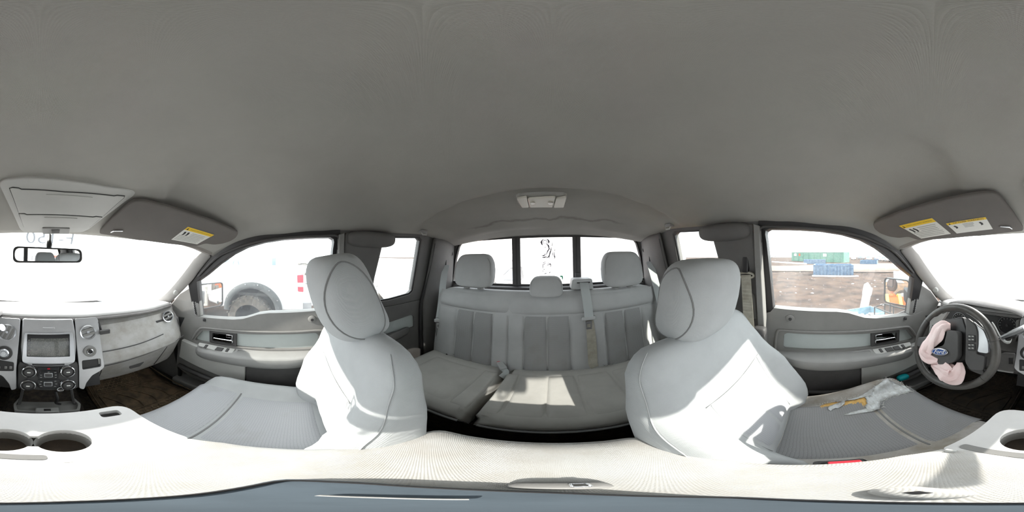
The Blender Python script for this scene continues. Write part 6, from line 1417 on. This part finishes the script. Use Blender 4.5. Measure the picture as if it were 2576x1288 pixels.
# ---- a person in a bright vest crouching beside the truck, seen in the door mirror
pr = thing('person', G(1.32, .62), 'person in orange and yellow vest crouching beside the cab, reflected in driver door mirror', 'person')
gb_ = G(1.32, .62); 
def skin_body(name, joints, edges, mat, par, sub=2):
    me = bpy.data.meshes.new(name); off = BASE[par.name]; me.from_pydata([tuple(gb_ + Vector(j[:3]) - off) for j in joints], edges, [])
    o = bpy.data.objects.new(name, me); COL.objects.link(o); o.parent = par; me.materials.append(MAT[mat]); BASE[o.name] = off
    mo_ = o.modifiers.new('skin', 'SKIN'); mo_.use_smooth_shade = True
    for i, j in enumerate(joints): r = j[3]; me.skin_vertices[0].data[i].radius = (r, r * (j[4] if len(j) > 4 else 1))
    me.skin_vertices[0].data[0].use_root = True
    sb = o.modifiers.new('sub', 'SUBSURF'); sb.levels = sub; sb.render_levels = sub; return o
J = [(0, .12, .50, .15), (0, .04, .72, .15), (0, -.06, .93, .16), (0, -.10, 1.02, .07), (0, -.13, 1.09, .06),
     (-.19, -.05, .97, .075), (-.30, -.18, .76, .05), (-.22, -.40, .66, .04), (-.20, -.47, .66, .035), (.19, -.05, .97, .075), (.30, -.16, .76, .05), (.24, -.36, .62, .04), (.22, -.43, .60, .035),
     (-.11, .08, .46, .10), (-.16, -.28, .50, .085), (-.15, -.06, .14, .055), (-.15, -.08, .05, .05), (-.16, -.22, .035, .04), (.11, .08, .46, .10), (.16, -.26, .48, .085), (.15, -.04, .14, .055), (.15, -.06, .05, .05), (.16, -.20, .035, .04)]
E_ = [(0, 1), (1, 2), (2, 3), (3, 4), (2, 5), (5, 6), (6, 7), (7, 8), (2, 9), (9, 10), (10, 11), (11, 12), (0, 13), (13, 14), (14, 15), (15, 16), (16, 17), (0, 18), (18, 19), (19, 20), (20, 21), (21, 22)]
body = skin_body('body', J, E_, 'orange', pr); pr.rotation_euler = (0, 0, rad(160))
vest = skin_body('vest', [(0, .12, .52, .165), (0, .04, .72, .168), (0, -.05, .92, .178), (-.17, -.05, .96, .092), (.17, -.05, .96, .092)], [(0, 1), (1, 2), (2, 3), (2, 4)], 'orange', pr)
for z, y in ((.62, .08), (.80, .01)):
    MB().tube([gb_ + Vector((.178 * math.cos(a), y + .172 * math.sin(a), z)) for a in [k * 2 * math.pi / 28 for k in range(28)]], .024, 8, closed=True).build('reflective_band', 'hi_yellow', vest)
for sg in (-1, 1): MB().ribbon(spline([gb_ + Vector((sg * .09, -.10, .66)), gb_ + Vector((sg * .09, -.20, .88)), gb_ + Vector((sg * .10, -.08, 1.075)), gb_ + Vector((sg * .10, .10, .95)), gb_ + Vector((sg * .09, .21, .72))], 5), (1, 0, 0), .05, .02).build('shoulder_band', 'hi_yellow', vest, smooth=60)
hc_ = gb_ + Vector((0, -.17, 1.20))
hd_ = MB().sellip(hc_, (.078, .098, .118), None, 1, 1, 24, 16).build('head', 'skin', pr)
MB().sellip(hc_ + Vector((0, .018, .022)), (.088, .100, .118), None, .95, 1, 24, 16).build('hair', 'hair', hd_)
MB().sellip(hc_ + Vector((0, -.10, -.01)), (.014, .018, .024), None, 1, 1, 12, 8).build('nose', 'skin', hd_)
MB().sellip(hc_ + Vector((0, -.090, -.055)), (.024, .010, .007), None, 1, 1, 12, 8).build('mouth', 'airbag', hd_)
for sg in (-1, 1):
    MB().sellip(hc_ + Vector((sg * .032, -.086, .012)), (.012, .010, .008), None, 1, 1, 12, 8).build('eye', 'label_white', hd_); MB().sellip(hc_ + Vector((sg * .080, .0, -.01)), (.010, .022, .032), None, 1, 1, 12, 8).build('ear', 'skin', hd_)
    wr = gb_ + Vector((sg * .21, -.45, .63 if sg > 0 else .66))
    hnd = MB().sellip(wr + Vector((0, -.035, -.01)), (.040, .048, .018), None, .8, .8, 16, 10).build('hand', 'skin', pr)
    for k in range(4): MB().tube([wr + Vector((-.027 + k * .018, -.07, -.008)), wr + Vector((-.029 + k * .019, -.105 - .006 * (k in (1, 2)), -.014)), wr + Vector((-.029 + k * .019, -.125 - .008 * (k in (1, 2)), -.036))], [.009, .0085, .007], 8).build('finger', 'skin', hnd)
    MB().tube([wr + Vector((-sg * .034, -.03, -.01)), wr + Vector((-sg * .058, -.055, -.016)), wr + Vector((-sg * .060, -.080, -.024))], [.010, .009, .007], 8).build('thumb', 'skin', hnd)
for sg in (-1, 1): MB().sellip(gb_ + Vector((sg * .155, -.15, .04)), (.05, .13, .045), None, .7, .8, 18, 10).build('shoe', 'black', pr)
# ---- orange loader behind the cab, seen only in the rear view mirror
lo_ = thing('loader', G(-2.8, 5.8), 'small orange loader hidden behind the passenger side rear headrest, seen in rear view mirror', 'loader'); lo_.scale = (.52,) * 3
b0 = G(-2.8, 5.8)
MB().box(b0 + Vector((0, 0, 1.1)), (1.6, 3.0, .9)).build('loader_body', 'orange', lo_, bevel=.06); MB().box(b0 + Vector((0, .3, 2.2)), (1.3, 1.3, 1.5)).build('loader_cab', 'orange', lo_, bevel=.06)
MB().box(b0 + Vector((0, .3, 2.35)), (1.34, 1.0, .8)).build('cab_window', 'far_glass', lo_)
for sx_ in (-.85, .85):
    for y in (-.9, .9): MB().lathe([(.25, -.18), (.52, -.18), (.6, -.1), (.6, .1), (.52, .18), (.25, .18)], b0 + Vector((sx_, y, .6)), (1, 0, 0), 24).build('loader_wheel', 'tyre', lo_, smooth=40)
    MB().tube([b0 + Vector((sx_ * .8, .2, 1.7)), b0 + Vector((sx_ * .8, -1.6, 1.5)), b0 + Vector((sx_ * .8, -2.3, .6))], .10, 8).build('lift_arm', 'orange', lo_)
MB().loft([[b0 + Vector((x, -2.3, .9)), b0 + Vector((x, -2.2, .15)), b0 + Vector((x, -3.0, .1)), b0 + Vector((x, -2.4, .3))] for x in (-1.0, 1.0)]).build('bucket', 'flare', lo_, smooth=20)
